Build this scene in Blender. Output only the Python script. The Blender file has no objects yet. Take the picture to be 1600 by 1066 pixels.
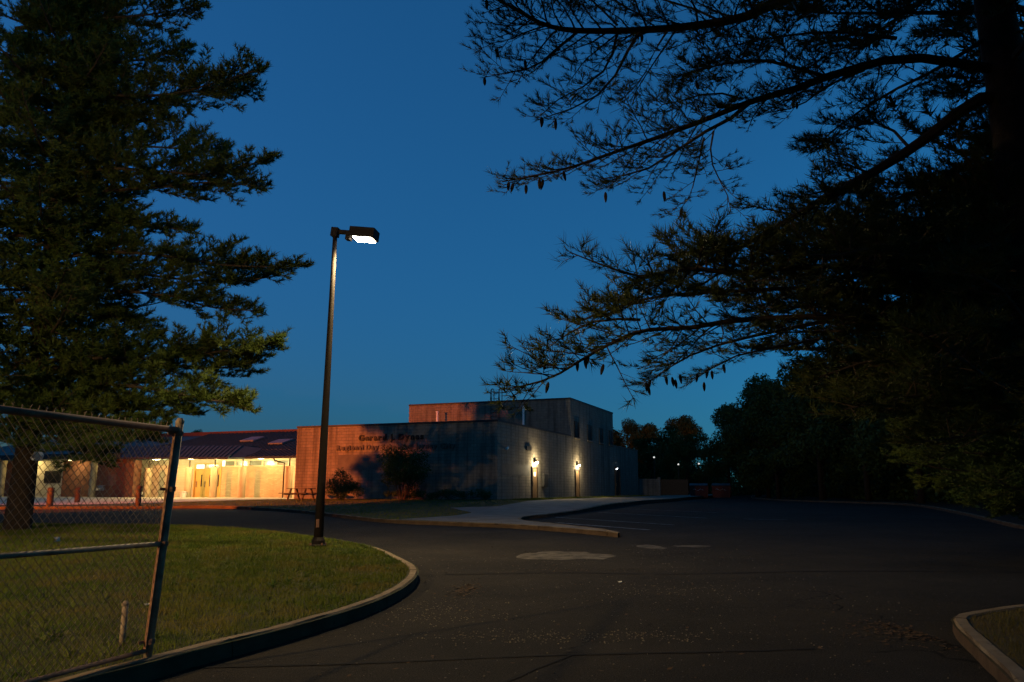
import bpy, bmesh, math, random
import numpy as np
from mathutils import Vector, Matrix
from mathutils.geometry import delaunay_2d_cdt

random.seed(7)
rng = np.random.default_rng(11)
sc = bpy.context.scene
col = sc.collection
R = math.radians

# ------------------------------------------------------------------ camera, sky, sun, exposure
CAM_H = 1.5
PITCH = math.atan(233 / 1244.4)
cam_d = bpy.data.cameras.new('camera')
cam_d.lens = 28.0
cam_d.sensor_width = 36.0
cam_d.clip_start = 0.05
cam_d.clip_end = 3000
cam = bpy.data.objects.new('camera', cam_d)
cam.location = (0, 0, CAM_H)
cam.rotation_euler = (R(90) + PITCH, 0, 0)
col.objects.link(cam)
sc.camera = cam

SUN_EL, SUN_ROT = R(-2.0), R(100)
world = bpy.data.worlds.new('World')
sc.world = world
world.use_nodes = True
wn, wl = world.node_tree.nodes, world.node_tree.links
wn.clear()
w_out = wn.new('ShaderNodeOutputWorld')
w_bg = wn.new('ShaderNodeBackground')
w_sky = wn.new('ShaderNodeTexSky')
w_sky.sky_type = 'NISHITA'
w_sky.sun_disc = False
w_sky.sun_elevation = SUN_EL
w_sky.sun_rotation = SUN_ROT
w_sky.air_density = 1.0
w_sky.dust_density = 0.0
w_sky.ozone_density = 6.0
w_wb = wn.new('ShaderNodeMix')                           # camera white balance of the dusk sky
w_wb.data_type = 'RGBA'
w_wb.blend_type = 'MULTIPLY'
w_wb.clamp_result = False
w_wb.inputs[0].default_value = 1.0
wl.new(w_sky.outputs[0], w_wb.inputs[6])
w_wb.inputs[7].default_value = (0.165, 1.02, 0.40, 1)
w_tc = wn.new('ShaderNodeTexCoord')                      # lift the horizon line a little: the haze band lies below the roofs and woods
w_up = wn.new('ShaderNodeVectorMath'); w_up.operation = 'ADD'; w_up.inputs[1].default_value = (0, 0, 0.075)
w_nm = wn.new('ShaderNodeVectorMath'); w_nm.operation = 'NORMALIZE'
wl.new(w_tc.outputs['Generated'], w_up.inputs[0]); wl.new(w_up.outputs[0], w_nm.inputs[0]); wl.new(w_nm.outputs[0], w_sky.inputs[0])
wl.new(w_wb.outputs[2], w_bg.inputs['Color'])
w_bg.inputs['Strength'].default_value = 6.1
wl.new(w_bg.outputs[0], w_out.inputs['Surface'])

sun_d = bpy.data.lights.new('sun', 'SUN')
sun_d.energy = 0.004
sun_d.angle = R(20)
sun_d.color = (0.75, 0.85, 1.0)
sun = bpy.data.objects.new('sun', sun_d)
sun.location = (30, 30, 40)
sun.rotation_euler = (R(80), 0, R(90))
col.objects.link(sun)

sc.view_settings.view_transform = 'Standard'
sc.view_settings.look = 'None'
sc.view_settings.exposure = 0.0
sc.view_settings.gamma = 1.0
sc.view_settings.use_curve_mapping = False
sc.cycles.use_denoising = True
sc.cycles.max_bounces = 4
sc.cycles.diffuse_bounces = 2
sc.cycles.use_adaptive_sampling = True
sc.cycles.adaptive_threshold = 0.05
sc.cycles.sample_clamp_indirect = 2.0
sc.cycles.caustics_reflective = False
sc.cycles.caustics_refractive = False


# ------------------------------------------------------------------ helpers
def at(px, py, Y):
    """a point at forward distance Y along a line of sight (used to work the survey out)"""
    u = (px - 800) / 1244.4
    v = -(py - 533) / 1244.4
    c, s = math.cos(PITCH), math.sin(PITCH)
    d = Vector((u, c - v * s, s + v * c))
    return Vector((0, 0, CAM_H)) + d * (Y / d.y)


def ss(a, b, x):
    t = min(max((x - a) / (b - a), 0.0), 1.0)
    return t * t * (3 - 2 * t)


def tag(o, label=None, cat=None, group=None, kind=None):
    if label: o['label'] = label
    if cat: o['category'] = cat
    if group: o['group'] = group
    if kind: o['kind'] = kind
    return o


def empty(name, loc=(0, 0, 0), rz=0.0):
    o = bpy.data.objects.new(name, None)
    o.location = loc
    o.rotation_euler = (0, 0, rz)
    o.empty_display_size = 0.3
    col.objects.link(o)
    return o


def link(name, me, mat, parent=None):
    if mat is not None and not me.materials:
        me.materials.append(mat)
    o = bpy.data.objects.new(name, me)
    col.objects.link(o)
    if parent is not None:
        o.parent = parent
    return o


def mesh_np(name, V, F, smooth=False):
    """V (n,3), F (m,k) with constant k"""
    V = np.asarray(V, dtype=np.float32)
    F = np.asarray(F, dtype=np.int32)
    k = F.shape[1]
    me = bpy.data.meshes.new(name)
    me.vertices.add(len(V))
    me.vertices.foreach_set('co', V.ravel())
    me.loops.add(F.size)
    me.loops.foreach_set('vertex_index', F.ravel())
    me.polygons.add(len(F))
    me.polygons.foreach_set('loop_start', np.arange(0, F.size, k, dtype=np.int32))
    me.polygons.foreach_set('loop_total', np.full(len(F), k, dtype=np.int32))
    if smooth:
        me.polygons.foreach_set('use_smooth', np.ones(len(F), dtype=bool))
    me.update(calc_edges=True)
    return me


class MB:
    """collects shapes for one mesh object"""
    def __init__(self):
        self.v, self.f = [], []

    def poly(self, pts):
        n = len(self.v)
        self.v += [tuple(p) for p in pts]
        self.f.append(tuple(range(n, n + len(pts))))
        return self

    def box(self, x0, x1, y0, y1, z0, z1):
        n = len(self.v)
        self.v += [(x0, y0, z0), (x1, y0, z0), (x1, y1, z0), (x0, y1, z0),
                   (x0, y0, z1), (x1, y0, z1), (x1, y1, z1), (x0, y1, z1)]
        for q in ((0, 3, 2, 1), (4, 5, 6, 7), (0, 1, 5, 4), (1, 2, 6, 5), (2, 3, 7, 6), (3, 0, 4, 7)):
            self.f.append(tuple(n + i for i in q))
        return self

    def hexa(self, bottom, top):
        n = len(self.v)
        self.v += [tuple(p) for p in bottom] + [tuple(p) for p in top]
        for q in ((0, 3, 2, 1), (4, 5, 6, 7), (0, 1, 5, 4), (1, 2, 6, 5), (2, 3, 7, 6), (3, 0, 4, 7)):
            self.f.append(tuple(n + i for i in q))
        return self

    def tube(self, pts, radii, k=6, cap=True):
        pts = [Vector(p) for p in pts]
        if not hasattr(radii, '__len__'):
            radii = [radii] * len(pts)
        n0 = len(self.v)
        up = Vector((0.13, 0.21, 0.97))
        for i, p in enumerate(pts):
            d = (pts[min(i + 1, len(pts) - 1)] - pts[max(i - 1, 0)])
            if d.length < 1e-9: d = Vector((0, 0, 1))
            d.normalize()
            if abs(d.dot(up)) > 0.95:
                a = d.cross(Vector((1, 0.1, 0)))
            else:
                a = d.cross(up)
            a.normalize()
            b = d.cross(a)
            for j in range(k):
                t = 2 * math.pi * j / k
                q = p + (a * math.cos(t) + b * math.sin(t)) * radii[i]
                self.v.append((q.x, q.y, q.z))
        for i in range(len(pts) - 1):
            for j in range(k):
                j2 = (j + 1) % k
                a0 = n0 + i * k
                self.f.append((a0 + j, a0 + j2, a0 + k + j2, a0 + k + j))
        if cap:
            self.f.append(tuple(n0 + j for j in reversed(range(k))))
            e = n0 + (len(pts) - 1) * k
            self.f.append(tuple(e + j for j in range(k)))
        return self

    def lathe(self, prof, k=16, at_=(0, 0, 0)):
        n0 = len(self.v)
        for r, z in prof:
            for j in range(k):
                t = 2 * math.pi * j / k
                self.v.append((at_[0] + r * math.cos(t), at_[1] + r * math.sin(t), at_[2] + z))
        for i in range(len(prof) - 1):
            for j in range(k):
                j2 = (j + 1) % k
                a0 = n0 + i * k
                self.f.append((a0 + j, a0 + j2, a0 + k + j2, a0 + k + j))
        self.f.append(tuple(n0 + j for j in reversed(range(k))))
        e = n0 + (len(prof) - 1) * k
        self.f.append(tuple(e + j for j in range(k)))
        return self

    def mesh(self, name, smooth=False, bevel=0.0):
        me = bpy.data.meshes.new(name)
        me.from_pydata(self.v, [], self.f)
        if bevel > 0:
            bm = bmesh.new()
            bm.from_mesh(me)
            bmesh.ops.bevel(bm, geom=bm.edges[:], offset=bevel, segments=2, affect='EDGES', profile=0.6)
            bm.to_mesh(me)
            bm.free()
        if smooth:
            for p in me.polygons: p.use_smooth = True
        me.update()
        return me

    def build(self, name, mat, parent=None, smooth=False, bevel=0.0):
        return link(name, self.mesh(name, smooth, bevel), mat, parent)


# ------------------------------------------------------------------ materials
def new_mat(name):
    m = bpy.data.materials.new(name)
    m.use_nodes = True
    nt = m.node_tree
    b = nt.nodes['Principled BSDF']
    return m, nt.nodes, nt.links, b


def mix_col(n, l, fac, a, b, mode='MIX'):
    m = n.new('ShaderNodeMix')
    m.data_type = 'RGBA'
    m.blend_type = mode
    if isinstance(fac, float): m.inputs[0].default_value = fac
    else: l.new(fac, m.inputs[0])
    for s, i in ((a, 6), (b, 7)):
        if isinstance(s, tuple): m.inputs[i].default_value = (*s, 1)
        else: l.new(s, m.inputs[i])
    return m.outputs[2]


def noise(n, l, scale, detail=4.0, rough=0.55, vec=None):
    t = n.new('ShaderNodeTexNoise')
    t.inputs['Scale'].default_value = scale
    t.inputs['Detail'].default_value = detail
    t.inputs['Roughness'].default_value = rough
    if vec is None:
        c = n.new('ShaderNodeTexCoord')
        vec = c.outputs['Object']
    l.new(vec, t.inputs['Vector'])
    return t.outputs['Fac']


def ramp(n, l, fac, a, b):
    r = n.new('ShaderNodeMapRange')
    r.inputs['From Min'].default_value = a
    r.inputs['From Max'].default_value = b
    l.new(fac, r.inputs['Value'])
    return r.outputs['Result']


def bump(n, l, b, height, strength, dist=0.02):
    k = n.new('ShaderNodeBump')
    k.inputs['Strength'].default_value = strength
    k.inputs['Distance'].default_value = dist
    l.new(height, k.inputs['Height'])
    l.new(k.outputs[0], b.inputs['Normal'])


def simple(name, c1, c2=None, scale=6.0, rough=0.7, metal=0.0, bmp=0.0, bscale=40.0, spec=0.12):
    m, n, l, b = new_mat(name)
    b.inputs['Roughness'].default_value = rough
    b.inputs['Metallic'].default_value = metal
    b.inputs['Specular IOR Level'].default_value = spec
    if c2 is None: c2 = tuple(x * 0.7 for x in c1)
    f = ramp(n, l, noise(n, l, scale, 6), 0.3, 0.7)
    l.new(mix_col(n, l, f, c1, c2), b.inputs['Base Color'])
    if bmp > 0:
        bump(n, l, b, noise(n, l, bscale, 4), bmp)
    return m


def masonry(name, c1, c2, mortar, bw, bh, msize, bmp=0.5, rough_bump=0.6, streak=0.5):
    """coursed block or brick on upright walls (building's own axes)"""
    m, n, l, b = new_mat(name)
    tc = n.new('ShaderNodeTexCoord')
    sp = n.new('ShaderNodeSeparateXYZ')
    l.new(tc.outputs['Object'], sp.inputs[0])
    add = n.new('ShaderNodeMath'); add.operation = 'ADD'
    l.new(sp.outputs[0], add.inputs[0]); l.new(sp.outputs[1], add.inputs[1])
    cb = n.new('ShaderNodeCombineXYZ')
    l.new(add.outputs[0], cb.inputs[0]); l.new(sp.outputs[2], cb.inputs[1])
    br = n.new('ShaderNodeTexBrick')
    l.new(cb.outputs[0], br.inputs['Vector'])
    br.inputs['Scale'].default_value = 1.0
    br.inputs['Brick Width'].default_value = bw
    br.inputs['Row Height'].default_value = bh
    br.inputs['Mortar Size'].default_value = msize
    br.inputs['Mortar Smooth'].default_value = 0.3
    br.inputs['Bias'].default_value = 0.0
    br.inputs['Color1'].default_value = (*c1, 1)
    br.inputs['Color2'].default_value = (*c2, 1)
    br.inputs['Mortar'].default_value = (*mortar, 1)
    # weathering streaks that run down the wall
    mp = n.new('ShaderNodeMapping')
    mp.inputs['Scale'].default_value = (2.2, 0.12, 1)
    l.new(cb.outputs[0], mp.inputs[0])
    st = ramp(n, l, noise(n, l, 1.0, 5, 0.6, mp.outputs[0]), 0.45, 0.75)
    blot = ramp(n, l, noise(n, l, 0.35, 6, 0.6), 0.35, 0.7)
    dark = mix_col(n, l, streak, br.outputs['Color'], (0.03, 0.028, 0.025))
    c = mix_col(n, l, st, br.outputs['Color'], dark)
    c = mix_col(n, l, blot, c, mix_col(n, l, 0.3, c, (0.05, 0.045, 0.04)))
    l.new(c, b.inputs['Base Color'])
    b.inputs['Roughness'].default_value = 0.95
    b.inputs['Specular IOR Level'].default_value = 0.06
    h = n.new('ShaderNodeMath'); h.operation = 'MULTIPLY_ADD'
    l.new(noise(n, l, 9.0, 6, 0.7), h.inputs[0])
    h.inputs[1].default_value = rough_bump
    inv = n.new('ShaderNodeMath'); inv.operation = 'SUBTRACT'
    inv.inputs[0].default_value = 1.0
    l.new(br.outputs['Fac'], inv.inputs[1])
    l.new(inv.outputs[0], h.inputs[2])
    bump(n, l, b, h.outputs[0], bmp, 0.05)
    return m


def leaf_mat(name, c1, c2, scale=0.6, rough=0.6):
    m, n, l, b = new_mat(name)
    f = ramp(n, l, noise(n, l, scale, 3), 0.35, 0.65)
    l.new(mix_col(n, l, f, c1, c2), b.inputs['Base Color'])
    b.inputs['Roughness'].default_value = rough
    b.inputs['Specular IOR Level'].default_value = 0.1
    return m


def emit_mat(name, color, strength):
    m, n, l, b = new_mat(name)
    b.inputs['Base Color'].default_value = (0.8, 0.8, 0.8, 1)
    b.inputs['Emission Color'].default_value = (*color, 1)
    b.inputs['Emission Strength'].default_value = strength
    return m


def asphalt_mat():
    m, n, l, b = new_mat('asphalt')
    big = ramp(n, l, noise(n, l, 0.35, 8, 0.7), 0.40, 0.64)
    mid = ramp(n, l, noise(n, l, 1.7, 8, 0.65), 0.3, 0.75)
    fine = ramp(n, l, noise(n, l, 70.0, 3, 0.7), 0.42, 0.75)
    speck = ramp(n, l, noise(n, l, 26.0, 2, 0.5), 0.70, 0.78)
    c = mix_col(n, l, big, (0.010, 0.0087, 0.0066), (0.027, 0.0225, 0.0160))
    c = mix_col(n, l, mid, c, mix_col(n, l, 0.55, c, (0.010, 0.009, 0.008)))
    c = mix_col(n, l, fine, c, mix_col(n, l, 0.6, c, (0.09, 0.08, 0.066)))
    c = mix_col(n, l, speck, c, (0.22, 0.2, 0.17))
    tc = n.new('ShaderNodeTexCoord')
    wob = n.new('ShaderNodeTexNoise'); wob.inputs['Scale'].default_value = 1.4; wob.inputs['Detail'].default_value = 5
    l.new(tc.outputs['Object'], wob.inputs['Vector'])
    wv = n.new('ShaderNodeVectorMath'); wv.operation = 'MULTIPLY_ADD'; wv.inputs[1].default_value = (0.9, 0.9, 0)
    l.new(wob.outputs['Color'], wv.inputs[0]); l.new(tc.outputs['Object'], wv.inputs[2])
    vo = n.new('ShaderNodeTexVoronoi'); vo.feature = 'DISTANCE_TO_EDGE'; vo.inputs['Scale'].default_value = 0.42
    l.new(wv.outputs[0], vo.inputs['Vector'])
    gate = ramp(n, l, noise(n, l, 0.3, 3), 0.5, 0.62)
    cr = ramp(n, l, vo.outputs['Distance'], 0.007, 0.002)
    mu = n.new('ShaderNodeMath'); mu.operation = 'MULTIPLY'; mu.use_clamp = True
    l.new(cr, mu.inputs[0]); l.new(gate, mu.inputs[1])
    c = mix_col(n, l, mu.outputs[0], c, (0.006, 0.0055, 0.005))
    l.new(c, b.inputs['Base Color'])
    b.inputs['Roughness'].default_value = 0.95
    b.inputs['Specular IOR Level'].default_value = 0.06
    a = n.new('ShaderNodeMath'); a.operation = 'ADD'
    l.new(noise(n, l, 45.0, 4, 0.7), a.inputs[0]); l.new(noise(n, l, 4.0, 4), a.inputs[1])
    bump(n, l, b, a.outputs[0], 0.7, 0.02)
    return m


def grass_mat(name, c1, c2, c3):
    m, n, l, b = new_mat(name)
    f = ramp(n, l, noise(n, l, 2.6, 6, 0.7), 0.38, 0.62)
    g = ramp(n, l, noise(n, l, 0.7, 6, 0.7), 0.48, 0.66)
    c = mix_col(n, l, f, c1, c2)
    c = mix_col(n, l, g, c, c3)
    l.new(c, b.inputs['Base Color'])
    b.inputs['Roughness'].default_value = 0.8
    b.inputs['Specular IOR Level'].default_value = 0.08
    return m


M = {}
M['asphalt'] = asphalt_mat()
def kerb_mat():
    m, n, l, b = new_mat('kerb_concrete')
    f = ramp(n, l, noise(n, l, 2.5, 7, 0.65), 0.3, 0.7)
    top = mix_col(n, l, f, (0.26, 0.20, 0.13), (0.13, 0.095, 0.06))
    face = mix_col(n, l, f, (0.10, 0.066, 0.044), (0.05, 0.033, 0.022))       # upright face coloured darker and browner to paint in its shade
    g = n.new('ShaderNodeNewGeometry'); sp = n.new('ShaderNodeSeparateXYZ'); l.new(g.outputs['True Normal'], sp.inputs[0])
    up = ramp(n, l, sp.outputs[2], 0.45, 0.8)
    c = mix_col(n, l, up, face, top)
    spot = ramp(n, l, noise(n, l, 11.0, 5, 0.6), 0.62, 0.7)
    l.new(mix_col(n, l, spot, c, mix_col(n, l, 0.6, c, (0.03, 0.025, 0.02))), b.inputs['Base Color'])
    b.inputs['Roughness'].default_value = 0.95
    b.inputs['Specular IOR Level'].default_value = 0.06
    bump(n, l, b, noise(n, l, 50, 5, 0.7), 0.6)
    return m


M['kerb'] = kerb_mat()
M['concrete'] = simple('concrete', (0.22, 0.19, 0.145), (0.13, 0.112, 0.085), 1.2, 0.9, 0, 0.4, 50)
M['plaza'] = simple('pale_plaza_concrete', (0.50, 0.44, 0.33), (0.40, 0.35, 0.26), 1.2, 0.9, 0, 0.3, 40)
M['patch'] = simple('worn_concrete', (0.13, 0.112, 0.085), (0.03, 0.026, 0.02), 4.0, 0.9, 0, 0.5, 40)
M['soil'] = simple('lawn_soil', (0.035, 0.042, 0.015), (0.06, 0.052, 0.028), 2.5, 0.95, 0, 0.8, 30)
M['dry_soil'] = simple('verge_soil', (0.09, 0.065, 0.035), (0.045, 0.04, 0.018), 3.0, 0.95, 0, 0.9, 25)
M['woodfloor'] = simple('woodland_floor', (0.016, 0.015, 0.008), (0.024, 0.019, 0.011), 0.6, 0.95)
M['grass'] = grass_mat('grass', (0.05, 0.085, 0.010), (0.11, 0.125, 0.016), (0.15, 0.115, 0.030))
M['dry_grass'] = grass_mat('dry_grass', (0.11, 0.09, 0.03), (0.08, 0.075, 0.02), (0.14, 0.10, 0.045))
M['paint'] = simple('worn_road_paint', (0.24, 0.25, 0.25), (0.03, 0.03, 0.03), 5.0, 0.8)
M['tar'] = simple('tar_seam', (0.008, 0.007, 0.007), (0.012, 0.011, 0.011), 8.0, 0.95, spec=0.1)
M['block'] = masonry('split_face_block', (0.25, 0.215, 0.165), (0.20, 0.175, 0.135), (0.14, 0.125, 0.10), 0.42, 0.21, 0.012, 0.55, 0.9, 0.8)
M['brick'] = masonry('red_brick', (0.24, 0.09, 0.045), (0.19, 0.065, 0.035), (0.18, 0.14, 0.10), 0.22, 0.08, 0.008, 0.4, 0.3, 0.2)
M['cream_block'] = masonry('cream_block', (0.62, 0.55, 0.40), (0.56, 0.50, 0.36), (0.45, 0.40, 0.30), 0.42, 0.21, 0.010, 0.4, 0.35, 0.15)
M['tan_brick'] = masonry('tan_brick', (0.50, 0.39, 0.24), (0.40, 0.30, 0.18), (0.30, 0.24, 0.16), 0.30, 0.10, 0.010, 0.5, 0.6, 0.2)
M['coping'] = simple('dark_coping', (0.045, 0.043, 0.042), (0.03, 0.03, 0.03), 3, 0.5)
M['red_trim'] = simple('rust_red_trim', (0.13, 0.055, 0.038), (0.10, 0.04, 0.03), 3, 0.6)
M['roofing'] = simple('flat_roofing', (0.09, 0.09, 0.09), (0.06, 0.06, 0.06), 2, 0.9)
M['metal_roof'] = simple('blue_grey_metal_roof', (0.05, 0.066, 0.062), (0.038, 0.05, 0.047), 1.5, 0.55, 0.0)
M['skylight'] = simple('skylight_panel', (0.17, 0.16, 0.14), (0.13, 0.12, 0.11), 3, 0.4)
M['door_tan'] = simple('tan_door_paint', (0.46, 0.31, 0.10), (0.40, 0.26, 0.08), 2, 0.5)
M['door_brown'] = simple('brown_door_paint', (0.15, 0.095, 0.05), (0.11, 0.07, 0.04), 3, 0.55)
M['dark_metal'] = simple('dark_bronze_metal', (0.055, 0.042, 0.032), (0.035, 0.028, 0.022), 8, 0.5, 0.3)
M['pole'] = simple('rusty_bronze_pole', (0.016, 0.0105, 0.007), (0.010, 0.0065, 0.005), 3, 0.75, 0.0, spec=0.2)
M['galv'] = simple('galvanised_steel', (0.30, 0.23, 0.17), (0.13, 0.085, 0.06), 9, 0.6, 0.1)
M['wire'] = simple('galvanised_wire', (0.28, 0.22, 0.16), (0.16, 0.11, 0.08), 12, 0.65, 0.1)
M['rust'] = simple('rusty_steel', (0.26, 0.135, 0.09), (0.14, 0.07, 0.05), 9, 0.8, 0.0)
M['pier'] = simple('tan_pier_concrete', (0.36, 0.29, 0.18), (0.31, 0.25, 0.15), 2, 0.85, 0, 0.3, 40)
M['bollard'] = simple('brown_bollard', (0.075, 0.042, 0.03), (0.05, 0.03, 0.022), 4, 0.7)
M['glass'] = simple('dark_window_glass', (0.012, 0.013, 0.014), (0.01, 0.01, 0.011), 2, 0.35, 0, 0, 40, 0.15)
M['pane'] = simple('grey_clerestory_pane', (0.17, 0.18, 0.14), (0.13, 0.14, 0.11), 1.0, 0.2, 0, 0, 40, 0.5)
M['white'] = simple('white_paint', (0.75, 0.74, 0.70), (0.62, 0.61, 0.57), 4, 0.6)
M['paper'] = simple('white_litter', (0.72, 0.70, 0.66), (0.5, 0.48, 0.45), 30, 0.8)
M['orange'] = simple('orange_plastic', (0.75, 0.14, 0.03), (0.6, 0.1, 0.02), 4, 0.5)
M['letter'] = simple('black_letter', (0.012, 0.011, 0.012), (0.02, 0.018, 0.018), 5, 0.5)
M['letter2'] = simple('weathered_letter', (0.06, 0.053, 0.045), (0.13, 0.115, 0.09), 2.0, 0.7)
M['paintpatch'] = simple('grey_cover_paint', (0.085, 0.078, 0.07), (0.13, 0.12, 0.105), 1.5, 0.85)
M['timber'] = simple('weathered_timber', (0.10, 0.075, 0.05), (0.06, 0.045, 0.03), 5, 0.85)
M['bark'] = simple('pine_bark', (0.042, 0.028, 0.019), (0.018, 0.013, 0.010), 7, 0.95, 0, 1.0, 22)
M['twig'] = simple('pine_twig', (0.085, 0.06, 0.04), (0.05, 0.036, 0.026), 9, 0.9)
M['needle'] = leaf_mat('pine_needles', (0.026, 0.040, 0.009), (0.048, 0.058, 0.012), 0.9)
M['needle_l'] = leaf_mat('dense_pine_needles', (0.04, 0.068, 0.013), (0.07, 0.09, 0.018), 0.5)
M['cone'] = simple('pine_cone', (0.022, 0.015, 0.011), (0.014, 0.010, 0.008), 60, 0.9)
M['leaf'] = leaf_mat('broad_leaves', (0.028, 0.05, 0.012), (0.045, 0.068, 0.015), 0.35)
M['bushleaf'] = leaf_mat('bush_leaves', (0.03, 0.06, 0.015), (0.05, 0.08, 0.02), 0.8)
M['fallen'] = simple('fallen_leaf', (0.10, 0.06, 0.03), (0.05, 0.032, 0.02), 8, 0.9)
M['dumpster'] = simple('dull_red_steel', (0.20, 0.055, 0.04), (0.12, 0.035, 0.03), 3, 0.6)
M['led'] = emit_mat('led_lens', (1.0, 0.90, 0.68), 60.0)
M['sodium'] = emit_mat('sodium_lens', (1.0, 0.45, 0.10), 40.0)
M['walllens'] = emit_mat('wall_lamp_lens', (1.0, 0.80, 0.42), 22.0)
M['soffitlens'] = emit_mat('soffit_lens', (1.0, 0.78, 0.36), 12.0)
M['dimlens'] = emit_mat('dim_lens', (0.85, 0.92, 1.0), 4.0)
M['litpane'] = emit_mat('lit_transom', (1.0, 0.88, 0.6), 1.6)
M['farlens'] = emit_mat('far_lens', (1.0, 1.0, 0.9), 0.7)

SODIUM = (1.0, 0.20, 0.022)
LEDC = (1.0, 0.74, 0.36)
WARM = (1.0, 0.77, 0.32)


def lamp_light(name, kind, loc, energy, color, parent=None, radius=0.1, spot=None, blend=0.3, direction=None):
    d = bpy.data.lights.new(name, kind)
    d.energy = energy
    d.color = color
    d.shadow_soft_size = radius
    if spot:
        d.spot_size = spot
        d.spot_blend = blend
    o = bpy.data.objects.new(name, d)
    o.location = loc
    if direction is not None:
        o.rotation_euler = Vector(direction).to_track_quat('-Z', 'Y').to_euler()
    col.objects.link(o)
    if parent is not None: o.parent = parent
    return o


# ------------------------------------------------------------------ terrain
AL = R(21.5)
C0 = Vector((-0.934, 51.5, 0.90))                       # near corner of the school, at its base
AX = Vector((math.cos(AL), -math.sin(AL), 0))           # along the front, to the right
AY = Vector((math.sin(AL), math.cos(AL), 0))            # along the side, away


def H(x, y):
    return 0.5 * ss(8, 55, y)


def Hsite(x, y):
    q = Vector((x, y, 0)) - Vector((C0.x, C0.y, 0))
    lx, ly = q.dot(AX), q.dot(AY)
    d = max(lx, -ly, 0.0)
    if lx > 0 and ly < 0: d = math.hypot(lx, ly)
    if lx < -15.4: d = max(-(ly - 6.0), 0) * 0.75 if ly < 6 else 0
    t = ss(0, 13, d)
    return 0.90 * (1 - t) + (H(x, y) + 0.14) * t


def Hisland(x, y):
    return H(x, y) + 0.145 + 0.10 * ss(0.3, 6, min(-1.4 - x, 29 - y + 0.3 * (x + 18)))


def Hverge(x, y):
    return H(x, y) + 0.12


def world_of(lx, ly, lz=0.0):
    return C0 + AX * lx + AY * ly + Vector((0, 0, lz))


def inside(poly, x, y):
    r = False
    n = len(poly)
    for i in range(n):
        x1, y1 = poly[i]; x2, y2 = poly[i - 1]
        if (y1 > y) != (y2 > y) and x < (x2 - x1) * (y - y1) / (y2 - y1) + x1:
            r = not r
    return r


def inside_many(poly, x, y):
    ins = np.zeros(len(x), dtype=bool)
    for i in range(len(poly)):
        xa, ya = poly[i]; xb, yb = poly[i - 1]
        if ya == yb: continue
        ins ^= ((ya > y) != (yb > y)) & (x < (xb - xa) * (y - ya) / (yb - ya) + xa)
    return ins


def resample(pts, step, closed=False, smooth=True):
    """Catmull-Rom through pts, then even steps"""
    P = [Vector((p[0], p[1])) for p in pts]
    out = []
    n = len(P)
    for i in range(n - 1):
        p0, p1, p2, p3 = P[max(i - 1, 0)], P[i], P[i + 1], P[min(i + 2, n - 1)]
        k = max(2, int((p2 - p1).length / (step * 0.5)))
        for j in range(k):
            t = j / k
            if smooth:
                q = 0.5 * ((2 * p1) + (p2 - p0) * t + (2 * p0 - 5 * p1 + 4 * p2 - p3) * t * t + (3 * p1 - p0 - 3 * p2 + p3) * t ** 3)
            else:
                q = p1.lerp(p2, t)
            out.append(q)
    out.append(P[-1])
    res = [out[0]]
    acc = 0
    for a, b in zip(out, out[1:]):
        acc += (b - a).length
        if acc >= step:
            res.append(b); acc = 0
    if (res[-1] - out[-1]).length > step * 0.3: res.append(out[-1])
    return [(p.x, p.y) for p in res]


def sheet(name, poly, zf, step, mat, kind='structure', parent=None, dz=0.0, dens=None):
    """a ground sheet with real relief inside an outline"""
    pts = [Vector(p) for p in poly]
    xs = [p[0] for p in poly]; ys = [p[1] for p in poly]
    gx = np.arange(min(xs), max(xs), step); gy = np.arange(min(ys), max(ys), step)
    extra = []
    XX, YY = np.meshgrid(gx, gy)
    XX = XX.ravel() + rng.uniform(-.2, .2, XX.size) * step; YY = YY.ravel() + rng.uniform(-.2, .2, YY.size) * step
    ok = inside_many(poly, XX, YY)
    extra = [Vector((a, b)) for a, b in zip(XX[ok], YY[ok])]
    n = len(pts)
    r = delaunay_2d_cdt(pts + extra, [], [list(range(n))], 1, 1e-4)
    me = bpy.data.meshes.new(name)
    me.from_pydata([(v.x, v.y, zf(v.x, v.y) + dz) for v in r[0]], [], [tuple(f) for f in r[2]])
    # make sure the sheet faces up
    bm = bmesh.new(); bm.from_mesh(me)
    for f in bm.faces:
        if f.normal.z < 0: f.normal_flip()
        f.smooth = True
    bm.to_mesh(me); bm.free()
    o = link(name, me, mat, parent)
    if kind and parent is None: o['kind'] = kind
    return o


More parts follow.
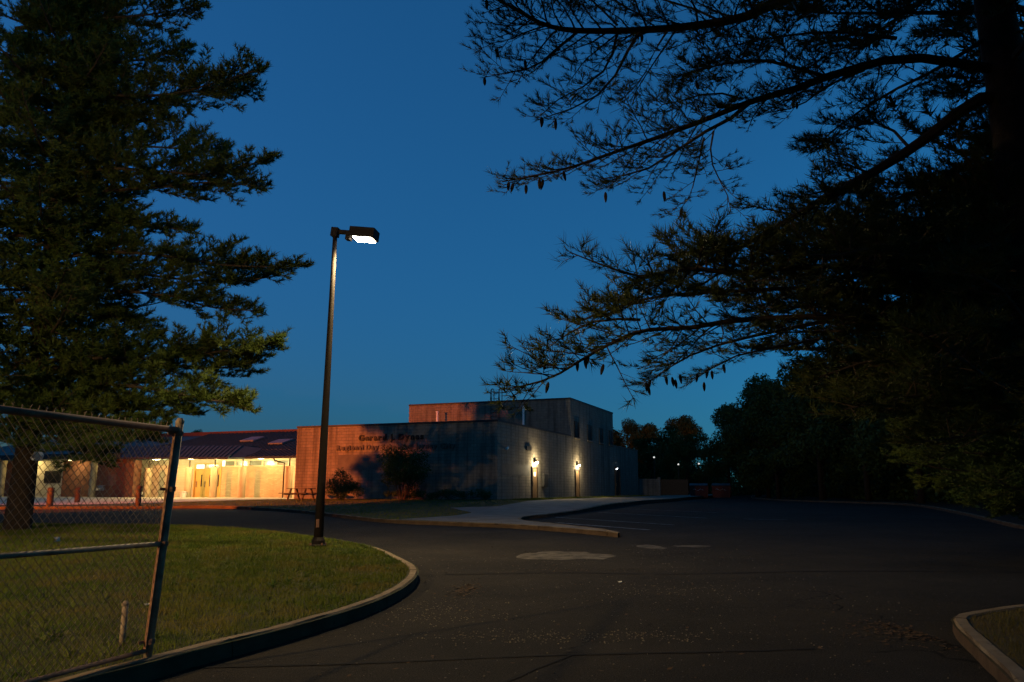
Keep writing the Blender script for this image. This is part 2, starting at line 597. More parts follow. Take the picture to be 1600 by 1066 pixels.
def kerb(name, line, side, width, zt, zb, mat, seclen=3.0):
    """concrete kerb in cast sections with open joints; side=+1: lawn on the left of the line"""
    e = empty(name, (0, 0, 0)); e['kind'] = 'structure'
    pts = resample(line, 0.3)
    P = [Vector(p) for p in pts]
    nrm = []
    for i in range(len(P)):
        d = (P[min(i + 1, len(P) - 1)] - P[max(i - 1, 0)]).normalized()
        nrm.append(Vector((-d.y, d.x)) * side)
    per = max(2, int(seclen / 0.3))
    i = 0
    while i < len(P) - 1:
        j = min(i + per, len(P) - 1)
        V, F = [], []
        rows = list(range(i, j + 1))
        jz = random.uniform(-0.006, 0.008)
        for q, k in enumerate(rows):
            p = P[k]
            if q == 0 and k > 0: p = p.lerp(P[k + 1], 0.02)
            if q == len(rows) - 1 and k < len(P) - 1: p = p.lerp(P[k - 1], 0.02)
            n_ = nrm[k]
            wob = 0.006 * math.sin(k * 1.7) + random.uniform(-.003, .003)
            o0 = p; o1 = p + n_ * width
            z1 = zt(p.x, p.y) + jz; z0 = zb(p.x, p.y) - 0.12
            V += [(o0.x, o0.y, z0),
                  (o0.x + n_.x * 0.018 + wob * n_.x, o0.y + n_.y * 0.018 + wob * n_.y, z1 - 0.03),
                  (o0.x + n_.x * 0.045, o0.y + n_.y * 0.045, z1 + wob * 0.5),
                  (o1.x - n_.x * 0.02, o1.y - n_.y * 0.02, z1 + wob * 0.5),
                  (o1.x, o1.y, z1 - 0.02), (o1.x, o1.y, z0)]
        for q in range(len(rows) - 1):
            for s_ in range(5):
                a = q * 6 + s_
                F.append((a, a + 1, a + 7, a + 6))
        F.append((0, 1, 2, 3, 4, 5)); m_ = (len(rows) - 1) * 6
        F.append(tuple(m_ + t for t in (5, 4, 3, 2, 1, 0)))
        me = bpy.data.meshes.new('kerb_section'); me.from_pydata(V, [], F)
        bm = bmesh.new(); bm.from_mesh(me); bmesh.ops.recalc_face_normals(bm, faces=bm.faces[:]); bm.to_mesh(me); bm.free()
        link('kerb_section', me, mat, e)
        i = j
    return e


# one asphalt sheet out to the horizon
def ground_sheet():
    def axis(fine0, fine1, step, far):
        a = list(np.arange(fine0, fine1 + step, step))
        g = step
        lo, hi = a[0], a[-1]
        L_, H_ = [], []
        while hi < far:
            g *= 1.6; hi += g; H_.append(hi); lo -= g; L_.append(lo)
        return np.array(L_[::-1] + a + H_)
    X = axis(-40, 60, 2.0, 900); Y = axis(-10, 140, 2.0, 1200)
    V = [(x, y, H(x, y)) for y in Y for x in X]
    nx = len(X)
    F = [(j * nx + i, j * nx + i + 1, (j + 1) * nx + i + 1, (j + 1) * nx + i) for j in range(len(Y) - 1) for i in range(nx - 1)]
    me = mesh_np('ground', V, F, True)
    o = link('ground', me, M['asphalt']); o['kind'] = 'structure'
    return o


ground_sheet()

# grass island on the left
isl_line = [(-4.1, -14), (-3.75, 0), (-3.36, 5), (-3.14, 6.11), (-2.95, 6.58), (-2.75, 7.21), (-2.47, 7.88), (-2.11, 8.86), (-1.72, 10.25),
            (-1.53, 11.77), (-1.52, 13.3), (-1.68, 14.6), (-2.09, 16.03), (-3.18, 18.99), (-4.74, 21.2), (-7.2, 23.8), (-10.2, 26.1),
            (-14.2, 27.8), (-17.7, 29.0), (-30, 31.5), (-60, 35)]
isl_pts = resample(isl_line, 0.4)
isl_poly = isl_pts + [(-60, -14)]
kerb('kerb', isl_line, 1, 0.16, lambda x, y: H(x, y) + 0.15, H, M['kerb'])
sheet('lawn', isl_poly, Hisland, 0.9, M['soil'], dz=-0.012)

# ground the school stands on
site_line = [(-75, 40), (-45, 43.5), (-26.8, 45.4), (-22, 46.4), (-17.7, 46.9), (-14, 44.3), (-10.8, 40.6), (-7.6, 35.6), (-4.9, 31.6), (-2, 29.6), (0, 28.2), (1.75, 26.2),
             (2.95, 24.3), (3.1, 23.95), (3.22, 24.2), (2.8, 26.0), (1.6, 28.6), (0.45, 31.2), (0.6, 34.0), (1.7, 36.2), (3.75, 41.5), (7.0, 51), (10.2, 61), (14, 71), (18.2, 84), (24, 100), (33, 125)]
site_pts = resample(site_line, 0.5)
site_poly = site_pts + [(33, 140), (-75, 140)]
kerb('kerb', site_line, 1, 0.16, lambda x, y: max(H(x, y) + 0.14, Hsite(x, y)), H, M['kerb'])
sheet('lawn', site_poly, Hsite, 1.6, M['soil'], dz=-0.012)

# pavement along the school's side and its wide end by the kerb
walk_poly = [(-4.4, 31.5), (-2, 29.85), (0, 28.5), (1.8, 26.5), (2.95, 24.6), (2.6, 26.0), (1.45, 28.6), (0.28, 31.2), (0.42, 34.0), (1.55, 36.3), (3.6, 41.6), (6.85, 51.1), (10.05, 61.1), (13.85, 71), (18.0, 84), (23.8, 100), (32.5, 124),
             (29.5, 124), (20.5, 101), (14.6, 86), (9.6, 73), (5.2, 62.3), (3.1, 56.5), (1.4, 50.5), (0.2, 46), (-0.8, 43.0), (-3.2, 42.2), (-2.6, 40.3), (-1.8, 37.5), (-2.4, 34.6)]
walk_poly = resample(walk_poly + [walk_poly[0]], 0.7, smooth=False)[:-1]
sheet('pavement', walk_poly, lambda x, y: max(Hsite(x, y), H(x, y) + 0.14), 1.5, M['concrete'], dz=0.002)
# entrance plaza
plaza = [(world_of(a, b).x, world_of(a, b).y) for a, b in ((-15.6, 7.0), (-15.6, 2.6), (-18.5, 0.5), (-21.5, -5.5), (-24, -11.5), (-30, -15), (-45, -18.5), (-62, -20.0), (-62, 7.2))]
plaza = resample(plaza + [plaza[0]], 1.0, smooth=False)[:-1]
sheet('plaza', plaza, Hsite, 1.5, M['plaza'], dz=0.004)

# verge on the near right
vr_line = [(14, -14), (3.0, -2), (2.9, 3.5), (3.3, 5.2), (3.87, 6.75), (4.38, 8.15), (4.66, 8.85), (4.86, 9.2), (5.2, 9.5), (6.2, 10.1), (9, 11.6), (14, 13.6), (24, 17)]
vr_line = vr_line[1:]
vr_pts = resample(vr_line, 0.3)
vr_poly = vr_pts + [(60, 17), (60, -2)]
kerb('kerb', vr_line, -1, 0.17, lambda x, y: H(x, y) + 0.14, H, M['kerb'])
sheet('verge', vr_poly, Hverge, 1.0, M['dry_soil'])

# woodland verge beyond the car park
wd_line = [(80, 14), (40, 18), (22, 21), (16.9, 24), (17.4, 28), (21, 38), (25.6, 52), (26.4, 60), (25.6, 68), (25.8, 80), (29, 98), (36, 122)]
wd_pts = resample(wd_line, 0.8)
wd_poly = wd_pts + [(36, 200), (300, 200), (300, 14)]
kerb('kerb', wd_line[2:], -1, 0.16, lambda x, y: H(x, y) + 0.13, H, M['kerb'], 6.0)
sheet('verge', wd_poly, Hverge, 6.0, M['woodfloor'])
sheet('woodland_ground', [(-300, 141), (300, 141), (900, 900), (-900, 900)], lambda x, y: H(x, y) + 0.2, 60, M['woodfloor'])


# ------------------------------------------------------------------ marks on the asphalt
def blob(name, cx, cy, rx, ry, mat, dz, rot=0.0, seed=0, rough=0.25):
    r_ = random.Random(seed)
    n = 26
    ph = [r_.uniform(0, 6.28) for _ in range(4)]
    pts = []
    for i in range(n):
        t = 2 * math.pi * i / n
        k = 1 + rough * (0.5 * math.sin(2 * t + ph[0]) + 0.35 * math.sin(3 * t + ph[1]) + 0.3 * math.sin(7 * t + ph[2])) + r_.uniform(-.05, .05)
        x, y = rx * k * math.cos(t), ry * k * math.sin(t)
        pts.append((cx + x * math.cos(rot) - y * math.sin(rot), cy + x * math.sin(rot) + y * math.cos(rot)))
    return sheet(name, pts, H, 0.6, mat, dz=dz)


blob('road_patch', 1.15, 18.35, 0.95, 1.15, M['patch'], 0.004, 0.2, 3)
blob('road_patch', 3.5, 20.7, 0.34, 0.6, M['patch'], 0.004, 0.1, 5)
blob('road_patch', 4.6, 20.9, 0.42, 0.35, M['patch'], 0.004, 0.0, 8)


def strip(name, line, width, mat, dz, wob=0.0):
    pts = resample(line, 0.25)
    P = [Vector(p) for p in pts]
    V, F = [], []
    for i, p in enumerate(P):
        d = (P[min(i + 1, len(P) - 1)] - P[max(i - 1, 0)]).normalized()
        n_ = Vector((-d.y, d.x))
        w = width * (1 + random.uniform(-wob, wob)) / 2
        o = n_ * random.uniform(-wob, wob) * width * 0.4
        for s_ in (-1, 1):
            q = p + o + n_ * w * s_
            V.append((q.x, q.y, H(q.x, q.y) + dz))
    for i in range(len(P) - 1):
        F.append((2 * i, 2 * i + 1, 2 * i + 3, 2 * i + 2))
    o = link(name, mesh_np(name, V, F), mat); o['kind'] = 'structure'
    return o


strip('tar_seam', [(-2.9, 7.2), (-1.4, 7.4), (0.4, 7.75), (1.9, 7.9), (2.9, 8.05)], 0.05, M['tar'], 0.006, 0.5)
strip('tar_seam', [(0.55, 7.75), (0.1, 7.0), (-0.3, 6.2), (-0.5, 5.2)], 0.04, M['tar'], 0.006, 0.5)
strip('tar_seam', [(-1.2, 14.6), (0.8, 14.9), (3.0, 14.7), (6.0, 15.2), (9.5, 15.0)], 0.07, M['tar'], 0.006, 0.6)
strip('parking_line', [(1.75, 31.7), (4.6, 27.4)], 0.2, M['paint'], 0.007, 0.15)
strip('parking_line', [(1.9, 36.0), (6.0, 30.2)], 0.14, M['paint'], 0.007, 0.2)
strip('parking_line', [(4.3, 41.0), (8.4, 35.2)], 0.12, M['paint'], 0.007, 0.2)
strip('parking_line', [(6.2, 46.5), (10.3, 40.7)], 0.12, M['paint'], 0.007, 0.2)
strip('parking_line', [(9.8, 34.5), (11.4, 33.8)], 0.14, M['paint'], 0.007, 0.3)


# ------------------------------------------------------------------ the school
school = empty('school_building', C0, -AL)
tag(school, 'long pale block school with brick entrance wing, two storey middle and metal roof', 'building')
b_ = school


def bbox(name, mat, x0, x1, y0, y1, z0, z1, parent=None, bevel=0.0):
    return MB().box(x0, x1, y0, y1, z0, z1).build(name, mat, parent or b_, bevel=bevel)


bbox('wall', M['block'], -15.5, 0, 0, 15.8, -0.6, 5.0)                    # front wing
bbox('wall', M['block'], -15.2, 0, 15.8, 29.9, -0.6, 8.1)                 # two storey middle
bbox('wall', M['block'], -14.0, 0, 29.9, 40.6, -0.6, 4.92)                # rear block
# copings: dark metal edge, proud of the wall
cp = MB()
cp.box(-15.54, 0.04, -0.04, 0.26, 4.96, 5.09); cp.box(-0.26, 0.04, 0.262, 15.8, 4.96, 5.09); cp.box(-15.54, -15.24, 0.262, 15.75, 4.96, 5.09)
cp.build('coping', M['coping'], b_)
cp = MB()
cp.box(-15.24, 0.04, 15.76, 16.06, 8.06, 8.2); cp.box(-0.26, 0.04, 16.062, 29.94, 8.06, 8.2); cp.box(-15.24, -14.94, 16.062, 29.94, 8.06, 8.2)
cp.build('coping', M['coping'], b_)
cp = MB(); cp.box(-0.24, 0.03, 29.96, 40.63, 4.88, 4.98)
cp.build('coping', M['concrete'], b_)


def side_window(y0, y1, z0, z1):
    w = MB()
    w.box(0.004, 0.05, y0, y0 + 0.07, z0, z1); w.box(0.004, 0.05, y1 - 0.07, y1, z0, z1)
    w.box(0.004, 0.05, y0 + 0.07, y1 - 0.07, z1 - 0.07, z1); w.box(0.004, 0.05, y0 + 0.07, y1 - 0.07, z0, z0 + 0.07)
    w.box(0.006, 0.045, y0 + 0.07, y1 - 0.07, (z0 + z1) / 2 - 0.025, (z0 + z1) / 2 + 0.025)
    o = w.build('window', M['dark_metal'], b_)
    for a, c in ((z0 + 0.07, (z0 + z1) / 2 - 0.025), ((z0 + z1) / 2 + 0.025, z1 - 0.07)):
        bbox('pane', M['glass'], 0.004, 0.02, y0 + 0.07, y1 - 0.07, a, c, o)
    bbox('sill', M['concrete'], 0.002, 0.10, y0 - 0.08, y1 + 0.08, z0 - 0.1, z0 - 0.002, o)


for y0 in (16.8, 20.8, 24.65, 28.2):
    side_window(y0, y0 + 1.35, 4.95, 6.32)


def side_door(y0, y1, z0, z1, mat, sign=False):
    fr = MB()
    fr.box(0.003, 0.08, y0 - 0.1, y0, z0, z1 + 0.1); fr.box(0.003, 0.08, y1, y1 + 0.1, z0, z1 + 0.1); fr.box(0.003, 0.08, y0, y1, z1, z1 + 0.1)
    d = bbox('door', mat, 0.002, 0.035, y0 + 0.003, y1 - 0.003, z0, z1 - 0.003)
    fr.build('door_frame', M['dark_metal'], d)
    h = MB().box(0.036, 0.10, y0 + 0.09, y0 + 0.15, z0 + 0.9, z0 + 1.15)
    h.build('handle', M['galv'], d)
    bbox('doorstep', M['concrete'], 0.085, 1.1, y0 - 0.3, y1 + 0.3, z0 - 0.4, z0 - 0.02, d)
    if sign:
        bbox('notice', M['white'], 0.036, 0.04, y0 + 0.3, y1 - 0.3, z0 + 1.55, z0 + 1.85, d)
    return d


side_door(6.4, 7.4, 0.02, 2.15, M['door_brown'], True)
side_door(16.9, 17.9, 0.06, 2.2, M['door_brown'])
side_door(30.3, 32.0, 0.1, 2.6, M['dark_metal'])
bbox('vent', M['coping'], 0.003, 0.07, 5.2, 6.15, 3.36, 3.66)
bbox('paint_patch', M['paintpatch'], 0.002, 0.006, 0.6, 5.95, 1.58, 2.32)
bx_ = bbox('meter_box', M['coping'], 0.003, 0.22, 8.45, 9.4, 0.85, 1.75, bevel=0.01)
bbox('paint_patch', M['paintpatch'], -12.0, -7.4, -0.006, -0.002, 1.95, 3.0)
# metal roof drip pipes on the lower roof
for (x, y, h_) in ((-11.75, 14.6, 2.35), (-3.84, 14.9, 2.55)):
    MB().lathe([(0.09, 0), (0.09, h_ - 0.12), (0.13, h_ - 0.10), (0.13, h_)], 10, (x, y, 5.0)).build('vent_pipe', M['white'], b_)
# caged roof ladder on the two storey wall
ld = MB()
for x in (-7.1, -6.35):
    pts = [(x, 15.62, 5.0), (x, 15.62, 8.5)]
    ld.tube(pts, 0.035, 6)
    loop = []
    for i in range(13):
        t = math.pi * i / 12
        loop.append((x, 15.72 + 0.0 + 0.28 - 0.28 * math.cos(t), 9.0 + 0.28 * math.sin(t)))
    ld.tube([(x, 15.72, 8.2)] + loop + [(x, 16.28, 8.2)], 0.03, 6)
    ld.tube([(x - 0.17, 15.9, 8.25), (x - 0.17, 15.9, 9.05), (x - 0.1, 15.9, 9.22), (x, 15.9, 9.27), (x + 0.1, 15.9, 9.22), (x + 0.17, 15.9, 9.05), (x + 0.17, 15.9, 8.25)], 0.03, 6)
ld.build('roof_ladder', M['dark_metal'], b_)
lad = [o for o in b_.children if o.name.startswith('roof_ladder')][0]
rg = MB().tube([(-7.1, 15.62, 0), (-6.35, 15.62, 0)], 0.025, 6).mesh('rung')
for i in range(11):
    o = link('rung', rg, M['dark_metal'], lad); o.location = (0, 0, 5.35 + i * 0.3)

# ---- entrance wing
EZ = 3.12                       # eave height
bbox('wall', M['tan_brick'], -28.2, -21.2, 7.0, 7.3, -0.5, 2.55)
bbox('wall', M['cream_block'], -21.2, -15.55, 6.9, 7.3, -0.5, 3.6)
bbox('wall', M['cream_block'], -28.2, -21.2, 7.01, 7.3, 3.08, 3.9)
bbox('wall', M['cream_block'], -38.3, -31.1, 7.0, 7.3, -0.5, 3.6)
bbox('wall', M['cream_block'], -31.1, -28.2, 7.02, 7.3, 2.85, 3.9)
bbox('wall', M['brick'], -40.0, -36.2, 4.9, 5.3, -0.5, 3.3)
bbox('wall', M['brick'], -46.2, -41.0, 6.6, 7.0, -0.5, 3.3)
bbox('wall', M['cream_block'], -51.5, -46.2, 6.7, 7.0, -0.5, 3.3)
bbox('wall', M['brick'], -60.0, -51.5, 6.4, 7.0, -0.5, 3.3)
bbox('wall', M['brick'], -62.0, -15.6, 15.0, 15.3, -0.5, 5.6)
# roof of the left part
bbox('fascia', M['coping'], -60.0, -36.4, 4.0, 4.2, 3.31, 3.75)
MB().hexa([(-60, 4.2, 3.31), (-36.4, 4.2, 3.31), (-36.4, 15.2, 3.4), (-60, 15.2, 3.4)], [(-60, 4.2, 3.75), (-36.4, 4.2, 3.75), (-36.4, 15.2, 6.0), (-60, 15.2, 6.0)]).build('roof', M['metal_roof'], b_)
bbox('wall_panel', M['rust'], -38.6, -37.7, 4.86, 4.898, 0.95, 1.95)

# clerestory
cl = MB()
cl.box(-28.2, -21.2, 7.0, 7.12, 2.552, 2.62); cl.box(-28.2, -21.2, 7.0, 7.12, 3.0, 3.078)
xs = [-28.2 + i * (7.0 / 5) for i in range(6)]
for x in xs:
    x0 = min(max(x - 0.09, -28.2), -21.38)
    cl.box(x0, x0 + 0.18, 6.995, 7.118, 2.622, 2.998)
clo = cl.build('window', M['cream_block'], b_)
for i in range(5):
    bbox('pane', M['pane'], xs[i] + 0.1, xs[i + 1] - 0.1, 7.05, 7.07, 2.625, 2.997, clo)
# entrance doors
fr = MB(); fr.box(-31.1, -31.0, 6.95, 7.2, -0.3, 2.85); fr.box(-28.3, -28.2, 6.95, 7.2, -0.3, 2.85); fr.box(-31.0, -28.3, 6.95, 7.2, 2.3, 2.42); fr.box(-31.0, -28.3, 6.95, 7.2, 2.76, 2.85)
fro = fr.build('door_frame', M['door_tan'], b_)
for i in range(3):
    x0 = -31.0 + i * 0.9
    d = bbox('door', M['door_tan'], x0 + 0.01, x0 + 0.885, 7.05, 7.10, 0.0, 2.295)
    bbox('vision_panel', M['glass'], x0 + 0.62, x0 + 0.74, 7.035, 7.049, 0.9, 1.9, d)
    bbox('handle', M['galv'], x0 + 0.14, x0 + 0.19, 6.98, 7.045, 0.85, 1.35, d)
for i in range(3):
    x0 = -31.0 + i * 0.9
    bbox('transom_pane', M['pane'] if i else M['litpane'], x0 + 0.03, x0 + 0.87, 7.05, 7.08, 2.425, 2.755, fro)
bbox('lit_window_pane', M['litpane'], -28.12, -27.85, 6.96, 6.99, 2.6, 3.05, clo)


def roof_plane(e0, e1, r0, r1, mat, nseam, sk=None, thick=0.12):
    """a standing seam slope between an eave and a ridge edge"""
    e0, e1, r0, r1 = map(Vector, (e0, e1, r0, r1))
    dn = Vector((0, 0, thick))
    o = MB().hexa([e0 - dn, e1 - dn, r1 - dn, r0 - dn], [e0, e1, r1, r0]).build('roof', mat, b_)
    for i in range(nseam + 1):
        t = i / nseam
        a = e0.lerp(e1, t); c = r0.lerp(r1, t)
        s_ = MB()
        w = (e1 - e0).normalized() * 0.022
        u = Vector((0, 0, 0.07))
        s_.hexa([a - w + Vector((0, 0, .002)), a + w + Vector((0, 0, .002)), c + w + Vector((0, 0, .002)), c - w + Vector((0, 0, .002))], [a - w + u, a + w + u, c + w + u, c - w + u])
        s_.build('seam', mat, o)
    return o


main_roof = roof_plane((-36.4, 4.6, EZ + 0.1), (-15.6, 4.6, EZ + 0.1), (-36.4, 14.6, 6.0), (-15.6, 14.6, 6.0), M['metal_roof'], 46)
bbox('ridge_fascia', M['red_trim'], -46.0, -15.6, 14.62, 15.0, 5.6, 6.22)
for x0, y0 in ((-29.2, 10.2), (-25.0, 8.8), (-20.6, 9.3)):
    z = lambda y: EZ + 0.1 + (y - 4.6) * (6.0 - EZ - 0.1) / 10.0
    MB().hexa([(x0, y0, z(y0) + .072), (x0 + 1.5, y0, z(y0) + .072), (x0 + 1.5, y0 + 1.5, z(y0 + 1.5) + .072), (x0, y0 + 1.5, z(y0 + 1.5) + .072)],
              [(x0, y0, z(y0) + .2), (x0 + 1.5, y0, z(y0) + .2), (x0 + 1.5, y0 + 1.5, z(y0 + 1.5) + .2), (x0, y0 + 1.5, z(y0 + 1.5) + .2)]).build('skylight', M['skylight'], b_)
can = roof_plane((-35.6, 3.2, 3.3), (-24.3, 3.2, 3.12), (-38.2, 6.4, 4.45), (-25.6, 6.4, 4.25), M['metal_roof'], 26)
MB().hexa([(-38.2, 6.4, 4.2), (-25.6, 6.4, 4.0), (-25.6, 8.6, 4.0), (-38.2, 8.6, 4.2)], [(-38.2, 6.4, 4.44), (-25.6, 6.4, 4.24), (-25.6, 8.6, 4.3), (-38.2, 8.6, 4.4)]).build('roof', M['metal_roof'], b_)
MB().hexa([(-25.6, 6.4, 3.95), (-24.3, 3.2, 3.0), (-23.6, 4.6, 3.05), (-24.2, 7.2, 3.7)], [(-25.6, 6.4, 4.24), (-24.3, 3.2, 3.11), (-23.6, 4.62, 3.21), (-24.2, 7.2, 4.02)]).build('roof', M['metal_roof'], b_)
# gutters, soffit
bbox('gutter', M['coping'], -24.3, -15.6, 4.45, 4.595, EZ - 0.06, EZ + 0.08)
MB().hexa([(-35.7, 3.05, 3.16), (-24.2, 3.05, 2.99), (-24.2, 3.19, 2.99), (-35.7, 3.19, 3.16)], [(-35.7, 3.05, 3.3), (-24.2, 3.05, 3.12), (-24.2, 3.19, 3.12), (-35.7, 3.19, 3.3)]).build('gutter', M['coping'], b_)
bbox('soffit', M['cream_block'], -36.3, -15.6, 5.5, 6.88, 3.30, 3.34)
MB().tube([(-20.9, 4.5, 3.05), (-20.9, 4.6, 2.9), (-20.25, 4.95, 2.7), (-20.25, 4.95, 0.0)], 0.06, 8).build('downpipe', M['dark_metal'], b_)
# round piers with a steel stub up to the roof
for x, dark in ((-19.85, 1), (-24.4, 0), (-27.25, 0), (-29.9, 0), (-34.3, 0)):
    p = MB().lathe([(0.30, -0.5), (0.30, 2.14), (0.305, 2.15), (0.305, 2.44), (0.29, 2.47)], 20, (x, 5.1, 0)).build('pier', M['pier'], b_, smooth=False)
    MB().lathe([(0.06, 2.471), (0.06, EZ - 0.061)], 10, (x, 5.1, 0)).build('pier_post', M['dark_metal'], p)
for x in (-40.5, -52.0, -55.5):
    p = MB().lathe([(0.30, -0.5), (0.30, 3.0), (0.33, 3.05), (0.33, 3.3)], 20, (x, 5.0, 0)).build('pier', M['pier'], b_)
for x in (-35.9, -49.0):
    bbox('pier', M['brick'], x - 0.45, x + 0.45, 4.6, 5.4, -0.5, 3.3)
# window in the left wall
lw = MB(); lw.box(-48.6, -46.5, 6.64, 6.698, 1.25, 1.33); lw.box(-48.6, -46.5, 6.64, 6.698, 2.3, 2.38); lw.box(-48.6, -48.52, 6.64, 6.698, 1.33, 2.3); lw.box(-46.58, -46.5, 6.64, 6.698, 1.33, 2.3); lw.box(-47.6, -47.52, 6.64, 6.698, 1.33, 2.3)
lwo = lw.build('window', M['dark_metal'], b_)
bbox('pane', M['glass'], -48.52, -47.6, 6.67, 6.69, 1.33, 2.3, lwo); bbox('pane', M['glass'], -47.52, -46.58, 6.67, 6.69, 1.33, 2.3, lwo)


# ---- lettering on the front wall
def letters(text, x0, x1, z0, size, mat, name, label):
    root = empty(name, world_of((x0 + x1) / 2, -0.05, z0), -AL)
    tag(root, label, 'sign')
    glyphs = []
    x = 0.0
    for ch in text:
        if ch == ' ':
            x += size * 0.32; continue
        cu = bpy.data.curves.new('letter', 'FONT')
        cu.body = ch; cu.size = size; cu.extrude = 0.03; cu.offset = 0.026; cu.resolution_u = 3
        ob = bpy.data.objects.new('letter', cu); col.objects.link(ob)
        bpy.context.view_layer.update()
        me = bpy.data.meshes.new_from_object(ob.evaluated_get(bpy.context.evaluated_depsgraph_get()))
        bpy.data.objects.remove(ob); bpy.data.curves.remove(cu)
        vx = [v.co.x for v in me.vertices]
        glyphs.append((me, x - min(vx)))
        x += max(vx) - min(vx) + size * 0.12
    k = (x1 - x0) / x
    for me, dx in glyphs:
        me.name = 'letter'; me.materials.clear()
        o = link('letter', me, mat, root)
        o.rotation_euler = (R(90), 0, 0)
        o.location = (-(x1 - x0) / 2 + dx * k, 0, 0)
        o.scale = (k, 1, 1)
    return root


letters('Gerard J. Dynes', -10.35, -5.25, 3.95, 0.55, M['letter'], 'wall_lettering', 'black raised letters reading Gerard J. Dynes high on the front wall')
letters('Regional Day School of Jersey City', -12.1, -2.9, 3.33, 0.46, M['letter2'], 'wall_lettering', 'faded second line of raised letters under the name on the front wall')


# ---- wall lamps by the side doors
WALLC = (1.0, 0.80, 0.46)


def wall_lamp(ly, lz, label, energy, mat, color):
    e = empty('wall_lamp', world_of(0.0, ly, lz), -AL)
    tag(e, label, 'lamp', 'lamps over the side doors')
    MB().hexa([(0.004, -0.18, -0.1), (0.16, -0.18, -0.02), (0.16, 0.18, -0.02), (0.004, 0.18, -0.1)], [(0.004, -0.18, 0.16), (0.12, -0.18, 0.16), (0.12, 0.18, 0.16), (0.004, 0.18, 0.16)]).build('housing', M['dark_metal'], e)
    MB().hexa([(0.05, -0.15, -0.16), (0.2, -0.15, -0.10), (0.2, 0.15, -0.10), (0.05, 0.15, -0.16)], [(0.05, -0.15, -0.102), (0.24, -0.15, 0.0), (0.24, 0.15, 0.0), (0.05, 0.15, -0.102)]).build('lens', mat, e)
    if energy > 0:
        lamp_light('lamp_light', 'POINT', (0.42, 0, -0.2), energy, color, e, 0.08)
    return e


wall_lamp(6.95, 2.62, 'bright warm wall lamp over the side door nearest the corner', 330, M['walllens'], WALLC)
wall_lamp(17.45, 2.70, 'bright warm wall lamp over the second side door', 330, M['walllens'], WALLC)
wall_lamp(30.5, 2.75, 'small dim white wall lamp by the rear side door', 1.2, M['dimlens'], (0.8, 0.9, 1.0))

# security camera near the corner
sc_ = empty('security_camera', world_of(0.0, 1.4, 3.3), -AL)
tag(sc_, 'small white security camera high on the side wall near the corner', 'camera')
MB().box(0.003, 0.12, -0.04, 0.04, -0.04, 0.04).build('bracket', M['white'], sc_)
MB().tube([(0.13, 0.12, 0.05), (0.2, -0.3, -0.06)], 0.07, 8).build('camera_body', M['white'], sc_)

# soffit lamps in the entrance
for i, (lx, ly, en) in enumerate(((-17.8, 4.95, 430), (-22.6, 4.95, 430), (-25.8, 3.75, 520), (-28.6, 3.75, 560), (-32.2, 3.75, 560))):
    lab = ['soffit lamp under the entrance roof next to the front wall', 'soffit lamp under the entrance roof before the tan brick wall', 'soffit lamp under the entrance roof beside the double doors',
           'soffit lamp under the entrance roof in front of the tan doors', 'soffit lamp under the entrance canopy by the cream wall'][i]
    e = empty('soffit_lamp', world_of(lx, ly, 3.12), -AL)
    tag(e, lab, 'lamp', 'lamps under the entrance roof')
    MB().box(-0.25, 0.25, -0.25, 0.25, -0.03, -0.002).build('housing', M['white'], e)
    MB().box(-0.2, 0.2, -0.2, 0.2, -0.045, -0.032).build('lens', M['soffitlens'], e)
    lamp_light('lamp_light', 'POINT', (0, 0, -0.22), en, WARM, e, 0.15)
for lx, ly, lab in ((-44.0, 5.6, 'soffit lamp over the left brick wall behind the pine'), (-39.9, 5.9, 'soffit lamp between the brick panel and the pale column'), (-49.5, 5.6, 'soffit lamp over the cream wall with the dark window')):
    e = empty('soffit_lamp', world_of(lx, ly, 3.3), -AL)
    tag(e, lab, 'lamp', 'lamps under the entrance roof')
    MB().box(-0.25, 0.25, -0.25, 0.25, -0.06, -0.002).build('housing', M['white'], e)
    MB().box(-0.2, 0.2, -0.2, 0.2, -0.075, -0.062).build('lens', M['soffitlens'], e)
    lamp_light('lamp_light', 'POINT', (0, 0, -0.22), 130, WARM, e, 0.15)


# ------------------------------------------------------------------ things by the school
def on_site(x, y): return Vector((x, y, Hsite(x, y)))


def bollard(x, y, h_, r_, label):
    e = empty('bollard', on_site(x, y)); tag(e, label, 'bollard', 'bollards in front of the entrance')
    MB().lathe([(r_, -0.3), (r_, h_ - 0.06), (r_ * 0.92, h_ - 0.02), (r_ * 0.6, h_)], 16).build('shaft', M['bollard'], e)
    MB().lathe([(r_ * 1.03, h_ - 0.26), (r_ * 1.03, h_ - 0.18)], 16).build('band', M['coping'], e)


bollard(-26.5, 46.6, 1.05, 0.18, 'stout brown bollard furthest left, in front of the cream window wall')
bollard(-29.6, 55.3, 1.0, 0.18, 'brown bollard standing back on the plaza before the brick wall')
bollard(-21.9, 47.6, 1.15, 0.16, 'dark bollard beside the brick pier, nearest the fence post')


def bucket(x, y, r_, h_, label):
    e = empty('planter_bucket', on_site(x, y) + Vector((0, 0, 0.006))); tag(e, label, 'bucket', 'white buckets at the entrance')
    MB().lathe([(r_ * 0.8, 0), (r_ * 0.97, h_ - 0.05), (r_ * 1.06, h_ - 0.05), (r_ * 1.06, h_)], 16).build('tub', M['white'], e)
    MB().lathe([(r_ * 0.9, h_ + 0.001), (r_ * 0.9, h_ + 0.004)], 16).build('soil', M['soil'], e)


